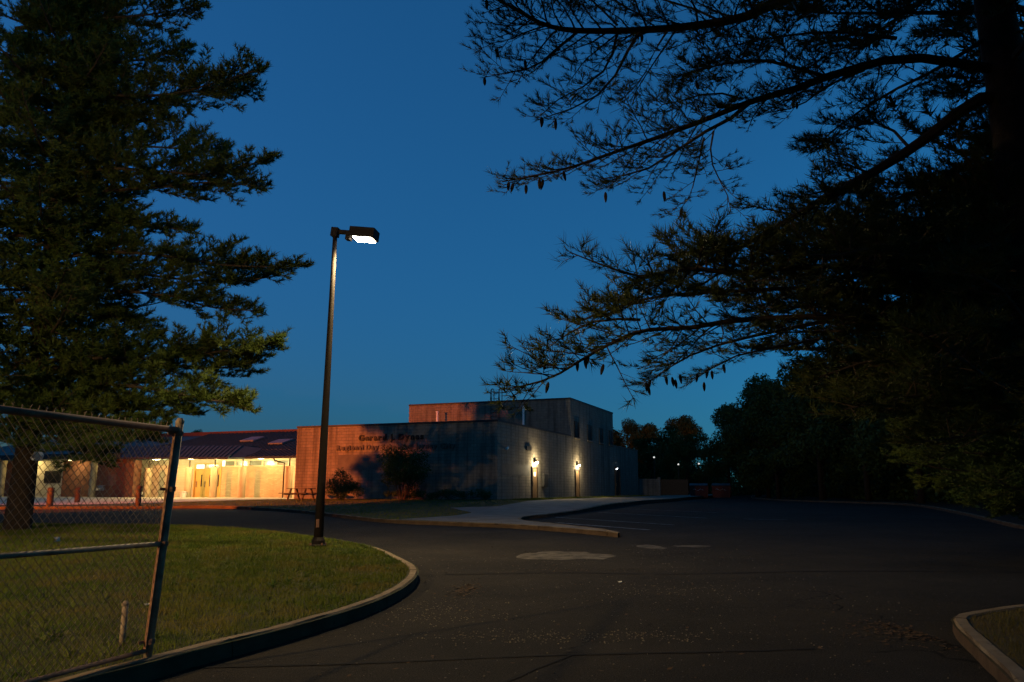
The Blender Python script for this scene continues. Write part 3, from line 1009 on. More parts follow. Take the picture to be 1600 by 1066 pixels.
p = world_of(-34.3, 4.3); bucket(p.x, p.y, 0.24, 0.45, 'white bucket at the foot of the shaded pier left of the fence post')
p = world_of(-29.6, 4.3); bucket(p.x, p.y, 0.27, 0.5, 'white bucket at the foot of the pier beside the tan doors')
p = world_of(-32.6, 6.2)
e = empty('traffic_cone', on_site(p.x, p.y) + Vector((0, 0, 0.006))); tag(e, 'small orange cone against the lit entrance wall', 'cone')
MB().box(-0.2, 0.2, -0.2, 0.2, 0, 0.04).build('base', M['orange'], e)
MB().lathe([(0.15, 0.041), (0.04, 0.7)], 14).build('body', M['orange'], e)

# picnic table on the grass
pt = world_of(-12.6, -3.2)
e = empty('picnic_table', on_site(pt.x, pt.y), -AL - 0.1); tag(e, 'dark picnic table with benches on the lawn behind the lamp pole', 'table')
for i in range(4):
    MB().box(-0.92, 0.92, -0.37 + i * 0.19, -0.2 + i * 0.19, 0.73, 0.77).build('top_plank', M['timber'], e)
for s_ in (-1, 1):
    MB().box(-1.15, 1.15, s_ * 0.72 - 0.13, s_ * 0.72 + 0.13, 0.42, 0.46).build('bench', M['timber'], e)
    for t in (-1, 1):
        MB().hexa([(t * 0.62 - 0.04, s_ * 0.62 - 0.05, -0.1), (t * 0.62 + 0.04, s_ * 0.62 - 0.05, -0.1), (t * 0.62 + 0.04, s_ * 0.62 + 0.05, -0.1), (t * 0.62 - 0.04, s_ * 0.62 + 0.05, -0.1)],
                  [(t * 0.62 - 0.04, s_ * 0.25 - 0.05, 0.728), (t * 0.62 + 0.04, s_ * 0.25 - 0.05, 0.728), (t * 0.62 + 0.04, s_ * 0.25 + 0.05, 0.728), (t * 0.62 - 0.04, s_ * 0.25 + 0.05, 0.728)]).build('leg', M['timber'], e)
for t in (-1, 1):
    MB().box(t * 0.72 - 0.03, t * 0.72 + 0.03, -0.84, 0.84, 0.34, 0.418).build('bench_support', M['timber'], e)

# dumpster and a pair of bins at the end of the lot
def dumpster(x, y, w, rz, label):
    e = empty('dumpster', (x, y, H(x, y)), rz); tag(e, label, 'dumpster', 'dumpsters at the end of the car park')
    MB().hexa([(-w / 2 + .1, -0.8, 0.12), (w / 2 - .1, -0.8, 0.12), (w / 2 - .1, 0.8, 0.12), (-w / 2 + .1, 0.8, 0.12)], [(-w / 2, -0.95, 1.5), (w / 2, -0.95, 1.5), (w / 2, 0.95, 1.75), (-w / 2, 0.95, 1.75)]).build('body', M['dumpster'], e)
    for i in range(4):
        x_ = -w / 2 + 0.3 + i * (w - 0.6) / 3
        MB().hexa([(x_ - .04, -0.9, 0.2), (x_ + .04, -0.9, 0.2), (x_ + .04, -0.8, 0.2), (x_ - .04, -0.8, 0.2)], [(x_ - .04, -1.0, 1.45), (x_ + .04, -1.0, 1.45), (x_ + .04, -0.9, 1.45), (x_ - .04, -0.9, 1.45)]).build('rib', M['dumpster'], e)
    for s_ in (-1, 1):
        MB().hexa([(s_ * w / 4 - w / 4 + .03, -0.98, 1.51), (s_ * w / 4 + w / 4 - .03, -0.98, 1.51), (s_ * w / 4 + w / 4 - .03, 0.96, 1.76), (s_ * w / 4 - w / 4 + .03, 0.96, 1.76)],
                  [(s_ * w / 4 - w / 4 + .03, -0.98, 1.57), (s_ * w / 4 + w / 4 - .03, -0.98, 1.57), (s_ * w / 4 + w / 4 - .03, 0.96, 1.82), (s_ * w / 4 - w / 4 + .03, 0.96, 1.82)]).build('lid', M['coping'], e)
    for s_ in (-1, 1):
        MB().box(s_ * w / 2 - 0.1, s_ * w / 2 + 0.1, -0.3, 0.3, 0.7, 0.85).build('fork_pocket', M['dumpster'], e)
    MB().tube([(-w / 2 + .4 + k * 0.15, -0.93 - 0.005 * (k % 2), 1.05 + 0.1 * math.sin(k * 1.3)) for k in range(int((w - .8) / .15))], 0.02, 4).build('scrawl', M['paper'], e)


dumpster(22.6, 98, 2.2, -0.2, 'dull red steel dumpster at the far end, nearer the school')
dumpster(25.2, 97.6, 2.2, -0.25, 'dull red steel dumpster at the far end, nearer the woods')
pe = world_of(1.2, 44.5)
e = empty('enclosure_wall', on_site(pe.x, pe.y), -AL); tag(e, 'low block enclosure wall just past the rear end of the school', 'wall')
MB().box(-2, 0.2, -0.15, 0.15, -0.5, 1.9).build('wall', M['block'], e)
MB().box(0.2, 0.5, -0.25, 0.25, -0.5, 2.05).build('pier', M['block'], e)
MB().box(0.51, 3.6, -0.05, 0.05, 0.05, 1.8).build('gate', M['dark_metal'], e)


# ------------------------------------------------------------------ street lamps
def street_lamp(base, top, label, lens_mat, color, energy, aim, head_rz, spot=R(150), blend=0.6, radius=0.12):
    base, top = Vector(base), Vector(top)
    e = empty('street_lamp', base); tag(e, label, 'street lamp', 'street lamps round the car park')
    v = top - base
    MB().lathe([(0.19, -0.1), (0.19, 0.03), (0.15, 0.05), (0.15, 0.13), (0.115, 0.2)], 16).build('base_plate', M['pole'], e)
    for k in range(4):
        t = k * math.pi / 2 + 0.7
        MB().lathe([(0.022, 0.031), (0.022, 0.075)], 6, (0.185 * math.cos(t), 0.185 * math.sin(t), 0)).build('anchor_bolt', M['rust'], e)
    pts = [v * t for t in (0.02, 0.2, 0.4, 0.6, 0.8, 1.0)]
    MB().tube(pts, [0.108, 0.094, 0.083, 0.072, 0.061, 0.052], 14).build('pole', M['pole'], e, smooth=True)
    MB().box(-0.032, 0.032, -0.145, -0.11, 0.42, 0.6).build('hand_hole_cover', M['rust'], e)
    # head, tilted down towards its far end
    hd = empty('_tmp'); hm = Matrix.Translation(v) @ Matrix.Rotation(head_rz, 4, 'Z') @ Matrix.Rotation(R(7), 4, 'Y')
    bpy.data.objects.remove(hd)

    def put(mb, name, mat, bevel=0.0, parent=e):
        mb.v = [tuple(hm @ Vector(p)) for p in mb.v]
        return mb.build(name, mat, parent, bevel=bevel)
    put(MB().box(-0.085, 0.085, -0.09, 0.09, -0.13, 0.09), 'pole_cap', M['pole'], 0.012)
    put(MB().box(0.086, 0.42, -0.04, 0.04, -0.05, 0.05), 'arm', M['pole'], 0.006)
    put(MB().box(0.30, 0.42, -0.09, 0.09, -0.19, -0.052), 'driver_box', M['pole'], 0.008)
    hh = put(MB().box(0.421, 1.04, -0.22, 0.22, -0.13, 0.11), 'lamp_head', M['pole'], 0.02)
    put(MB().box(0.52, 0.98, -0.18, 0.18, -0.16, -0.131), 'lens', lens_mat, 0.01)
    lp = hm @ Vector((0.76, 0, -0.26))
    lamp_light('lamp_light', 'SPOT', lp, energy, color, e, radius, spot, blend, aim)
    return e


lb = Vector((-4.38, 18.53, Hisland(-4.38, 18.53)))
lt = at(524, 362, 18.35)
street_lamp(lb, lt, 'lit lamp on a tall tapered bronze pole at the edge of the grass island', M['led'], LEDC, 2300, (0.10, -0.10, -1), R(-8), R(168), 0.35)

# ------------------------------------------------------------------ gate by the drive
fa = Vector((-2.99, 6.9)); fb_dir = (Vector((-3.45, 5.35)) - fa).normalized()
FL = 3.4
fz = Hisland(fa.x, fa.y)
fang = math.atan2(fb_dir.y, fb_dir.x)
fence = empty('chain_link_gate', (fa.x, fa.y, fz), fang)
tag(fence, 'rusting chain link gate leaf standing open on the grass beside the drive', 'gate')
FH = 1.88
MB().tube([(0, 0, -0.25), (0, 0, FH + 0.03)], 0.034, 12).build('post', M['galv'], fence, smooth=True)
MB().lathe([(0.037, FH + 0.031), (0.037, FH + 0.05), (0.02, FH + 0.075)], 12).build('post_cap', M['galv'], fence)
MB().tube([(0.034, 0, FH - 0.03), (FL, 0, FH - 0.0)], 0.027, 8).build('top_rail', M['rust'], fence, smooth=True)
MB().tube([(0.034, 0, 0.90), (FL, 0, 0.93)], 0.021, 8).build('middle_rail', M['galv'], fence, smooth=True)
MB().tube([(0.034, 0, 0.05), (FL, 0, 0.05)], 0.019, 8).build('bottom_rail', M['rust'], fence, smooth=True)
MB().tube([(FL, 0, -0.25), (FL, 0, FH + 0.03)], 0.034, 12).build('post', M['galv'], fence, smooth=True)
for z in (0.12, 0.90, 1.35, FH - 0.06):
    MB().lathe([(0.042, z - 0.02), (0.042, z + 0.02)], 12).build('bracket', M['rust'], fence)
    MB().box(0.03, 0.1, -0.028, -0.02, z - 0.012, z + 0.012).build('bracket_tongue', M['rust'], fence)
MB().box(0.045, 0.052, -0.012, 0.012, 0.06, FH - 0.06).build('tension_bar', M['rust'], fence)
wm = MB()
pw, ph_ = 0.068, 0.068
z0, z1 = 0.03, FH + 0.0
nW = int((FL + (z1 - z0)) / pw) + 2
for i in range(-1, nW):
    for s_ in (1, -1):
        # lines x = c + s*(z - z0)
        c = i * pw if s_ < 0 else i * pw - (z1 - z0)
        if s_ < 0: a0 = (c, z0); a1 = (c - (z1 - z0), z1)
        else: a0 = (c, z0); a1 = (c + (z1 - z0), z1)
        # clip in x to [0.05, FL]
        def clip(p, q):
            (xa, za), (xb, zb) = p, q
            t0, t1 = 0.0, 1.0
            for lim, sg in ((0.05, 1), (FL - 0.03, -1)):
                da, db = sg * (xa - lim), sg * (xb - lim)
                if da < 0 and db < 0: return None
                if da < 0: t0 = max(t0, da / (da - db))
                elif db < 0: t1 = min(t1, da / (da - db))
            if t1 - t0 < 0.01: return None
            return (xa + (xb - xa) * t0, za + (zb - za) * t0), (xa + (xb - xa) * t1, za + (zb - za) * t1)
        r_ = clip(a0, a1)
        if r_ is None: continue
        (xa, za), (xb, zb) = r_
        nseg = max(2, int((zb - za) / (ph_ * 1.0)))
        pts = []
        for k in range(nseg + 1):
            t = k / nseg
            x_ = xa + (xb - xa) * t; z_ = za + (zb - za) * t
            sag = 0.012 * math.sin(x_ * 2.1 + z_ * 1.3)
            pts.append((x_ + 0.004 * math.sin(z_ * 5 + x_ * 3), -0.03 + s_ * 0.002 + sag, z_))
        wm.tube(pts, 0.0024, 4, cap=False)
wm.build('wire_mesh', M['wire'], fence)['kind'] = 'stuff'
tw = MB()
k = 0.05
while k < FL - 0.05:
    kz = FH - 0.03 + 0.03 * k / FL
    tw.tube([(k, -0.028, kz - 0.02), (k + 0.006, -0.03, kz + 0.035), (k + random.uniform(-.012, .016), -0.03, kz + random.uniform(0.05, 0.065))], 0.003, 4)
    tw.tube([(k + 0.012, -0.028, kz - 0.02), (k + 0.006, -0.027, kz + 0.035), (k + random.uniform(-.012, .016), -0.03, kz + random.uniform(0.045, 0.06))], 0.003, 4)
    k += pw
tw.build('wire_barbs', M['wire'], fence)['kind'] = 'stuff'

for ch in fence.children:                                # the whole leaf leans
    for v in ch.data.vertices:
        zz = v.co.z
        v.co.x -= 0.018 * zz; v.co.y += 0.058 * zz

# a stub of pipe in the grass
q = Vector((-3.42, 7.35)); qz = Hisland(q.x, q.y)
e = empty('pipe_stub', (q.x, q.y, qz)); tag(e, 'short galvanised pipe stub standing in the grass left of the gate post', 'post')
MB().tube([(0, 0, -0.1), (0.004, 0, 0.33)], 0.026, 12).build('pipe', M['galv'], e, smooth=True)
MB().lathe([(0.03, 0.331), (0.03, 0.35), (0.012, 0.37)], 12).build('cap', M['galv'], e)


# ------------------------------------------------------------------ foliage tools
def unit(a):
    return a / np.maximum(np.linalg.norm(a, axis=-1, keepdims=True), 1e-9)


def needles_mesh(name, P, D, L, n, w, spread=0.75):
    P = np.asarray(P, dtype=np.float64); D = unit(np.asarray(D, dtype=np.float64))
    m = len(P)
    L = np.broadcast_to(np.asarray(L, dtype=np.float64), (m,))
    d = D[:, None, :] + spread * unit(rng.normal(size=(m, n, 3)))
    d = unit(d)
    ln = (L[:, None] * rng.uniform(0.7, 1.15, (m, n)))[..., None]
    base = P[:, None, :] + D[:, None, :] * (rng.uniform(-0.35, 0.25, (m, n)) * L[:, None])[..., None]
    side = unit(np.cross(d, rng.normal(size=(m, n, 3)))) * (w / 2)
    tip = base + d * ln
    V = np.stack([base - side, base + side, tip], axis=2).reshape(-1, 3)
    F = np.arange(len(V)).reshape(-1, 3)
    return mesh_np(name, V, F)


def bez(pts, n):
    """smooth line through 3-D pts with n samples"""
    P = [Vector(p) for p in pts]
    out = []
    m = len(P) - 1
    for i in range(n):
        s_ = i / (n - 1) * m
        k_ = min(int(s_), m - 1); t = s_ - k_
        p0, p1, p2, p3 = P[max(k_ - 1, 0)], P[k_], P[k_ + 1], P[min(k_ + 2, m)]
        out.append(0.5 * ((2 * p1) + (p2 - p0) * t + (2 * p0 - 5 * p1 + 4 * p2 - p3) * t * t + (3 * p1 - p0 - 3 * p2 + p3) * t ** 3))
    return out


def pine_branch(parent, line, r0, r1, opt, mats):
    """one limb with side shoots, twigs and tufts of needles"""
    rd = opt.get('rd', random)
    length = sum((Vector(b) - Vector(a)).length for a, b in zip(line, line[1:]))
    ns = max(6, int(length / 0.35))
    C = bez(line, ns)
    wood = MB()
    wood.tube(C, [r0 + (r1 - r0) * (i / (ns - 1)) ** 0.8 for i in range(ns)], 7)
    TP, TD = [], []
    start = opt.get('bare', 0.15)
    step = opt.get('step', 0.22)
    side_max = opt.get('side', 1.1)
    tw_step = opt.get('twig', 0.16)
    droop = opt.get('droop', 0.0)
    vert = opt.get('vert', 0.25)
    acc = start * length
    sgn = 1
    while acc < length * 0.985:
        t = acc / length
        i = min(int(t * (ns - 1)), ns - 2)
        p = C[i].lerp(C[i + 1], t * (ns - 1) - i)
        d = (C[i + 1] - C[i]).normalized()
        lat = d.cross(Vector((0, 0, 1)))
        if lat.length < 0.2: lat = Vector((1, 0, 0))
        lat.normalize()
        upv = lat.cross(d).normalized()
        sgn = -sgn
        remain = length * (1 - t)
        sl = min(side_max, 0.28 + remain * 0.42) * rd.uniform(0.55, 1.15)
        ang = rd.uniform(0.65, 1.1)
        dirv = (d * math.cos(ang) + lat * sgn * math.sin(ang) * rd.uniform(0.75, 1.0) + upv * rd.gauss(0.08 - droop, vert)).normalized()
        # the side shoot bends up a little at its tip
        q = [p]
        cur = dirv.copy()
        seg = max(3, int(sl / 0.13))
        for k_ in range(seg):
            cur = (cur + Vector((rd.gauss(0, .10), rd.gauss(0, .10), rd.gauss(0.035 - droop * 0.15, .08)))).normalized()
            q.append(q[-1] + cur * (sl / seg))
        rr = max(0.004, r1 * 0.6 + (r0 - r1) * 0.16 * (1 - t))
        wood.tube(q, [rr * (1 - 0.75 * j / seg) + 0.0018 for j in range(seg + 1)], 4, cap=False)
        # twigs with tufts
        L_acc = sl * 0.22
        s2 = 1
        while L_acc < sl:
            tt = L_acc / sl * seg
            j = min(int(tt), seg - 1)
            pp = q[j].lerp(q[j + 1], tt - j)
            dd = (q[j + 1] - q[j]).normalized()
            s2 = -s2
            la = dd.cross(Vector((0, 0, 1)))
            if la.length < 0.1: la = Vector((1, 0, 0))
            la.normalize()
            a2 = rd.uniform(0.5, 1.0)
            tl = rd.uniform(0.10, 0.26) * opt.get('twl', 1.0) * (1.15 - 0.4 * L_acc / sl)
            td = (dd * math.cos(a2) + la * s2 * math.sin(a2) + Vector((0, 0, rd.uniform(0.0, 0.55) + opt.get('tuftup', 0)))).normalized()
            e_ = pp + td * tl
            wood.tube([pp, e_], [0.0035, 0.002], 3, cap=False)
            nt = opt.get('tufts', 2) if rd.random() > 0.1 else 0
            for u_ in range(nt):
                f_ = 1.0 - 0.42 * u_
                TP.append(pp.lerp(e_, f_)); TD.append((td + Vector((0, 0, 0.35 if u_ == 0 else 0.1))))
            L_acc += tw_step * rd.uniform(0.7, 1.3)
        TP.append(q[-1]); TD.append(cur + Vector((0, 0, 0.3)))
        acc += step * rd.uniform(0.65, 1.35)
    TP.append(C[-1]); TD.append(C[-1] - C[-2])
    bo = wood.build('branch', mats[0], parent)
    me = needles_mesh('needles', [tuple(p) for p in TP], [tuple(p) for p in TD], np.array([opt.get('L', 0.1) * rd.uniform(0.6, 1.35) for _ in TP]), opt.get('n', 14), opt.get('w', 0.005), opt.get('spread', 0.75))
    no = link('needles', me, mats[1], bo); no['kind'] = 'stuff'
    return bo, TP, C


# ------------------------------------------------------------------ pine on the right
PR_Y = 10.6
tb = Vector((8.05, PR_Y + 0.1, Hverge(8.05, PR_Y)))
trunk_line = [tb + Vector((0, 0, -0.3)), tb + Vector((-0.05, 0, 1.2)), at(1632, 520, PR_Y), at(1600, 300, PR_Y), at(1578, 150, PR_Y), at(1552, 0, PR_Y), at(1520, -220, PR_Y), at(1500, -480, PR_Y)]
pine_r = empty('pine_tree', tb); tag(pine_r, 'tall open pine on the right with long cone-hung branches reaching over the drive', 'tree')


def rel(o, line): return [Vector(p) - o.location for p in line]


TL = bez(rel(pine_r, trunk_line), 26)
MB().tube(TL, [0.42 - 0.24 * (i / 25) for i in range(26)], 14).build('trunk', M['bark'], pine_r, smooth=True)
sparse = dict(step=0.115, side=0.95, twig=0.055, L=0.088, n=15, w=0.006, tufts=2, vert=0.3, tuftup=0.15, spread=0.62)
dense = dict(step=0.11, side=1.35, twig=0.075, L=0.125, n=11, w=0.011, tufts=3, vert=0.45, bare=0.05, spread=0.8)
cones_at = []


def rb(pxline, r0, r1, opt):
    line = rel(pine_r, [at(*p) for p in pxline])
    bo, TP, C = pine_branch(pine_r, line, r0, r1, opt, (M['twig'] if r0 < 0.05 else M['bark'], M['needle']))
    return TP, C


# upper limb
TP, C = rb([(1545, -40, 10.6), (1380, -45, 10.3), (1225, 0, 10.0), (1165, 26, 9.8), (1085, 40, 9.6), (1000, 47, 9.4), (905, 48, 9.2), (855, 40, 9.1), (815, 20, 9.0), (770, -5, 8.9)], 0.10, 0.012, {**sparse, 'bare': 0.3})
rb([(1000, 48, 9.4), (975, 90, 9.35), (950, 135, 9.3), (905, 165, 9.2), (842, 187, 9.1)], 0.025, 0.006, {**sparse, 'side': 0.6, 'bare': 0.2})
rb([(965, 48, 9.35), (955, 90, 9.5), (930, 125, 9.6), (880, 150, 9.7), (848, 178, 9.7)], 0.02, 0.005, {**sparse, 'side': 0.55, 'bare': 0.25})
rb([(905, 48, 9.2), (865, 80, 9.2), (835, 105, 9.2), (800, 112, 9.15), (757, 121, 9.1)], 0.02, 0.005, {**sparse, 'side': 0.5, 'bare': 0.15})
rb([(855, 40, 9.1), (822, 50, 9.0), (795, 62, 9.0), (768, 68, 9.0)], 0.012, 0.004, {**sparse, 'side': 0.35})
rb([(1045, 45, 9.5), (1020, 85, 9.4), (1005, 120, 9.3), (975, 152, 9.3)], 0.016, 0.005, {**sparse, 'side': 0.4, 'bare': 0.3})
rb([(965, 40, 9.35), (935, 10, 9.3), (900, -20, 9.2), (870, -40, 9.1)], 0.016, 0.005, {**sparse, 'side': 0.6})
rb([(1130, 35, 9.7), (1060, 5, 9.6), (980, -8, 9.5), (915, -2, 9.4), (850, -12, 9.3)], 0.018, 0.005, {**sparse, 'side': 0.8})
# middle limb
rb([(1560, 110, 10.6), (1420, 90, 10.3), (1300, 118, 10.0), (1245, 138, 9.9), (1170, 160, 9.8), (1100, 188, 9.6), (1030, 214, 9.4), (960, 238, 9.2), (880, 265, 9.1), (785, 284, 9.0)], 0.075, 0.008, {**sparse, 'bare': 0.1, 'side': 0.8})
rb([(1172, 160, 9.8), (1135, 190, 9.6), (1085, 215, 9.5), (1030, 255, 9.4), (985, 272, 9.3), (938, 280, 9.2)], 0.032, 0.006, {**sparse, 'side': 0.75, 'bare': 0.2})
rb([(1115, 205, 9.55), (1110, 240, 9.5), (1118, 270, 9.5), (1135, 300, 9.5), (1142, 330, 9.5)], 0.014, 0.004, {**sparse, 'side': 0.32, 'bare': 0.2})
rb([(1100, 215, 9.5), (1090, 260, 9.6), (1080, 300, 9.6), (1065, 325, 9.6)], 0.014, 0.004, {**sparse, 'side': 0.45, 'bare': 0.2})
rb([(1160, 155, 9.75), (1120, 145, 9.5), (1080, 152, 9.4), (1040, 165, 9.4), (1018, 150, 9.3)], 0.016, 0.005, {**sparse, 'side': 0.4, 'L': 0.10})
rb([(1290, 120, 10.0), (1200, 95, 9.5), (1130, 100, 9.2), (1062, 118, 9.0)], 0.03, 0.006, {**dense, 'side': 0.75, 'L': 0.13})
rb([(1400, 60, 10.4), (1300, 50, 10.2), (1200, 60, 10.1), (1110, 80, 10.0)], 0.03, 0.006, {**dense, 'side': 0.9})
rb([(1350, 110, 10.2), (1300, 130, 10.0), (1250, 165, 9.9), (1218, 172, 9.8)], 0.02, 0.006, {**sparse, 'side': 0.4, 'L': 0.12})
rb([(1520, 20, 10.6), (1400, 20, 10.8), (1280, 20, 11.0), (1160, 5, 11.2)], 0.04, 0.008, {**dense, 'side': 1.3})
rb([(1540, 60, 10.6), (1460, 110, 10.9), (1380, 150, 11.2), (1300, 205, 11.6), (1265, 240, 11.8)], 0.035, 0.008, {**dense, 'side': 0.9})
# thick rising limb and its shoots
rb([(1585, 160, 10.6), (1530, 155, 10.6), (1440, 222, 10.5), (1370, 266, 10.4), (1300, 305, 10.2), (1230, 345, 10.0), (1150, 390, 9.8), (1080, 420, 9.6)], 0.11, 0.02, {**dense, 'bare': 0.45, 'side': 0.9})
rb([(1420, 230, 10.5), (1390, 200, 10.8), (1350, 190, 11.0), (1310, 215, 11.3), (1268, 238, 11.5)], 0.025, 0.006, {**dense, 'side': 0.7})
rb([(1400, 250, 10.5), (1360, 270, 10.9), (1310, 290, 11.2), (1250, 330, 11.4)], 0.025, 0.006, {**dense, 'side': 0.8})
rb([(1600, 330, 10.6), (1510, 290, 11.2), (1430, 300, 11.6), (1340, 330, 12.0), (1240, 350, 12.4)], 0.045, 0.008, {**dense, 'side': 1.2})
rb([(1600, 370, 10.6), (1500, 390, 10.0), (1400, 380, 9.6), (1300, 400, 9.2), (1180, 390, 9.0)], 0.045, 0.008, {**dense, 'side': 1.1})
rb([(1600, 420, 10.6), (1490, 400, 11.4), (1380, 370, 12.2), (1260, 350, 13.0), (1190, 360, 13.4)], 0.045, 0.008, {**dense, 'side': 1.4})
# sprig with long needles and the limb that carries it
rb([(1600, 430, 10.6), (1450, 430, 10.2), (1300, 416, 9.8), (1160, 426, 9.3), (1080, 421, 9.0), (1000, 433, 8.7)], 0.05, 0.02, {**dense, 'side': 0.7, 'bare': 0.1, 'L': 0.14})
rb([(1005, 433, 8.71), (970, 424, 8.6), (930, 410, 8.45), (890, 394, 8.3)], 0.018, 0.006, {**dense, 'side': 0.26, 'bare': 0.1, 'L': 0.15, 'w': 0.007})
rb([(1180, 424, 9.4), (1110, 400, 9.4), (1080, 392, 9.3), (1050, 398, 9.2)], 0.02, 0.006, {**dense, 'side': 0.5})
rb([(1600, 470, 10.6), (1450, 460, 10.6), (1300, 450, 10.4), (1150, 455, 10.2), (1020, 465, 10.0), (910, 500, 9.8)], 0.05, 0.01, {**dense, 'side': 0.85})
rb([(1600, 520, 10.6), (1450, 500, 10.2), (1300, 495, 9.8), (1160, 500, 9.5), (1080, 512, 9.3), (1000, 518, 9.1), (930, 550, 8.9), (862, 590, 8.8), (800, 607, 8.7)], 0.055, 0.008, {**dense, 'side': 0.75, 'twig': 0.12, 'tufts': 2, 'bare': 0.1})
rb([(1000, 500, 9.4), (940, 500, 9.3), (890, 520, 9.2), (855, 545, 9.1)], 0.02, 0.006, {**dense, 'side': 0.5, 'tufts': 2})
rb([(1300, 500, 10.2), (1200, 520, 10.4), (1120, 540, 10.4), (1060, 565, 10.4), (1010, 600, 10.3)], 0.03, 0.006, {**sparse, 'side': 0.8, 'L': 0.1, 'tuftup': -0.2})
rb([(1280, 530, 10.5), (1200, 545, 10.7), (1140, 560, 10.8), (1090, 590, 10.8)], 0.025, 0.006, {**sparse, 'side': 0.7, 'L': 0.1, 'tuftup': -0.2})
rb([(1600, 560, 10.6), (1500, 560, 10.2), (1380, 560, 9.8), (1280, 590, 9.4)], 0.04, 0.01, {**dense, 'side': 1.1})
rb([(1600, 600, 10.6), (1500, 610, 9.6), (1420, 620, 9.0), (1320, 640, 8.6)], 0.04, 0.01, {**dense, 'side': 1.0})
rb([(1620, 620, 10.6), (1560, 600, 9.4), (1500, 560, 8.4), (1440, 520, 7.8)], 0.04, 0.01, {**dense, 'side': 1.0})
rb([(1640, 560, 10.6), (1600, 500, 9.4), (1560, 450, 8.5), (1500, 420, 7.9)], 0.04, 0.01, {**dense, 'side': 1.0})
rb([(1640, 640, 10.6), (1600, 660, 9.8), (1520, 680, 9.2), (1440, 690, 9.0)], 0.03, 0.01, {**dense, 'side': 0.9})
rb([(1620, 480, 10.6), (1560, 420, 11.6), (1480, 380, 12.6), (1400, 330, 13.4)], 0.04, 0.01, {**dense, 'side': 1.3})
rb([(1590, 250, 10.6), (1640, 200, 10.8), (1720, 120, 11.0)], 0.05, 0.02, {**dense, 'side': 0.8})
rb([(1600, 320, 10.6), (1480, 340, 12.0), (1400, 440, 13.0), (1300, 520, 13.6)], 0.04, 0.01, {**dense, 'side': 1.4})
rb([(1560, 30, 10.6), (1600, -20, 9.8), (1640, -60, 9.0)], 0.04, 0.01, {**dense, 'side': 0.9})
rb([(1540, -80, 10.6), (1440, -60, 9.6), (1330, -20, 9.0), (1250, 30, 8.6)], 0.04, 0.01, {**dense, 'side': 1.0})

# inner boughs that close the lower half of the crown
thick = dict(step=0.12, side=1.5, twig=0.085, L=0.15, n=11, w=0.016, tufts=3, vert=0.5, bare=0.05, spread=0.85, twl=1.3)
ri_ = random.Random(21)
for y0, y1, x1 in ((345, 352, 1290), (385, 372, 1200), (420, 405, 1150), (440, 440, 1120), (470, 470, 1090), (500, 480, 1140), (530, 520, 1170), (560, 545, 1190), (585, 575, 1240), (620, 600, 1290), (650, 640, 1330), (300, 290, 1400), (360, 400, 1340), (480, 520, 1330), (540, 600, 1380), (600, 660, 1420), (40, 60, 1430), (110, 150, 1450), (190, 215, 1470), (260, 262, 1480)):
    Y1 = ri_.uniform(11.0, 13.5)
    rb([(1615, y0, 10.7), ((1615 + x1) / 2 + 60, (y0 + y1) / 2 - 12, (10.7 + Y1) / 2), ((1615 + x1 * 2) / 3, (y0 + 2 * y1) / 3 - 6, (10.7 + 2 * Y1) / 3), (x1 + 30, y1, Y1)], 0.04, 0.01, {**thick, 'rd': ri_})

# the rest of the crown: over the verge, over the camera's side and above the frame
rr_ = random.Random(9)
canopy = dict(step=0.40, side=1.6, twig=0.2, L=0.22, n=8, w=0.036, tufts=3, vert=0.45, bare=0.15, spread=0.85, twl=1.5)
zc = 3.4
while zc < 17.5:
    for i in range(5):
        a = rr_.uniform(0, 6.28)
        left_ = math.cos(a) < -0.35
        ahead = math.sin(a) > -0.75
        if left_ and ahead and zc < 11.0: continue          # those limbs are the ones built above
        r_ = (6.6 - 0.22 * zc) * rr_.uniform(0.8, 1.1)
        dx, dy = math.cos(a), math.sin(a)
        k_ = min(int((zc / 20.0) * 25), 25)
        b0 = TL[k_]
        line = [Vector((b0.x, b0.y, zc)), Vector((b0.x + dx * r_ * .4, b0.y + dy * r_ * .4, zc + .1)), Vector((b0.x + dx * r_ * .75, b0.y + dy * r_ * .75, zc + .3)), Vector((b0.x + dx * r_, b0.y + dy * r_, zc + rr_.uniform(0, .8)))]
        pine_branch(pine_r, line, 0.06, 0.012, {**canopy, 'rd': rr_}, (M['twig'], M['needle']))
    zc += 1.0

# cones hanging from the outer tips
cone_me = MB().lathe([(0.006, 0.0), (0.017, -0.02), (0.022, -0.05), (0.019, -0.085), (0.011, -0.115), (0.003, -0.13)], 7).mesh('pine_cone')
for px, py, Y in [(757, 124, 9.1), (775, 78, 9.0), (795, 287, 9.0), (802, 289, 9.0), (822, 292, 9.05), (846, 186, 9.1), (848, 188, 9.15), (868, 190, 9.15), (843, 282, 9.1), (849, 284, 9.1), (946, 303, 9.2),
                  (1066, 328, 9.55), (1037, 302, 9.5), (1240, 160, 9.9), (1245, 162, 9.9), (1285, 132, 10.0), (1088, 130, 9.1), (902, 566, 8.9), (914, 562, 8.9), (920, 558, 8.9), (943, 572, 8.95), (857, 600, 8.8), (1010, 600, 10.3), (1012, 606, 10.3), (1016, 596, 10.3),
                  (1040, 590, 10.4), (1050, 592, 10.4), (1055, 596, 10.4), (1062, 588, 10.4), (1090, 586, 10.8), (1100, 600, 10.8), (1106, 580, 10.8), (1112, 582, 10.8), (1130, 572, 10.8), (880, 270, 9.1), (1003, 55, 9.3), (760, 2, 8.9), (820, 96, 9.15)]:
    o = link('pine_cone', cone_me, M['cone'], pine_r)
    o.location = at(px, py - 3, Y) - pine_r.location
    o.rotation_euler = (random.uniform(-.25, .25), random.uniform(-.25, .25), random.uniform(0, 6))

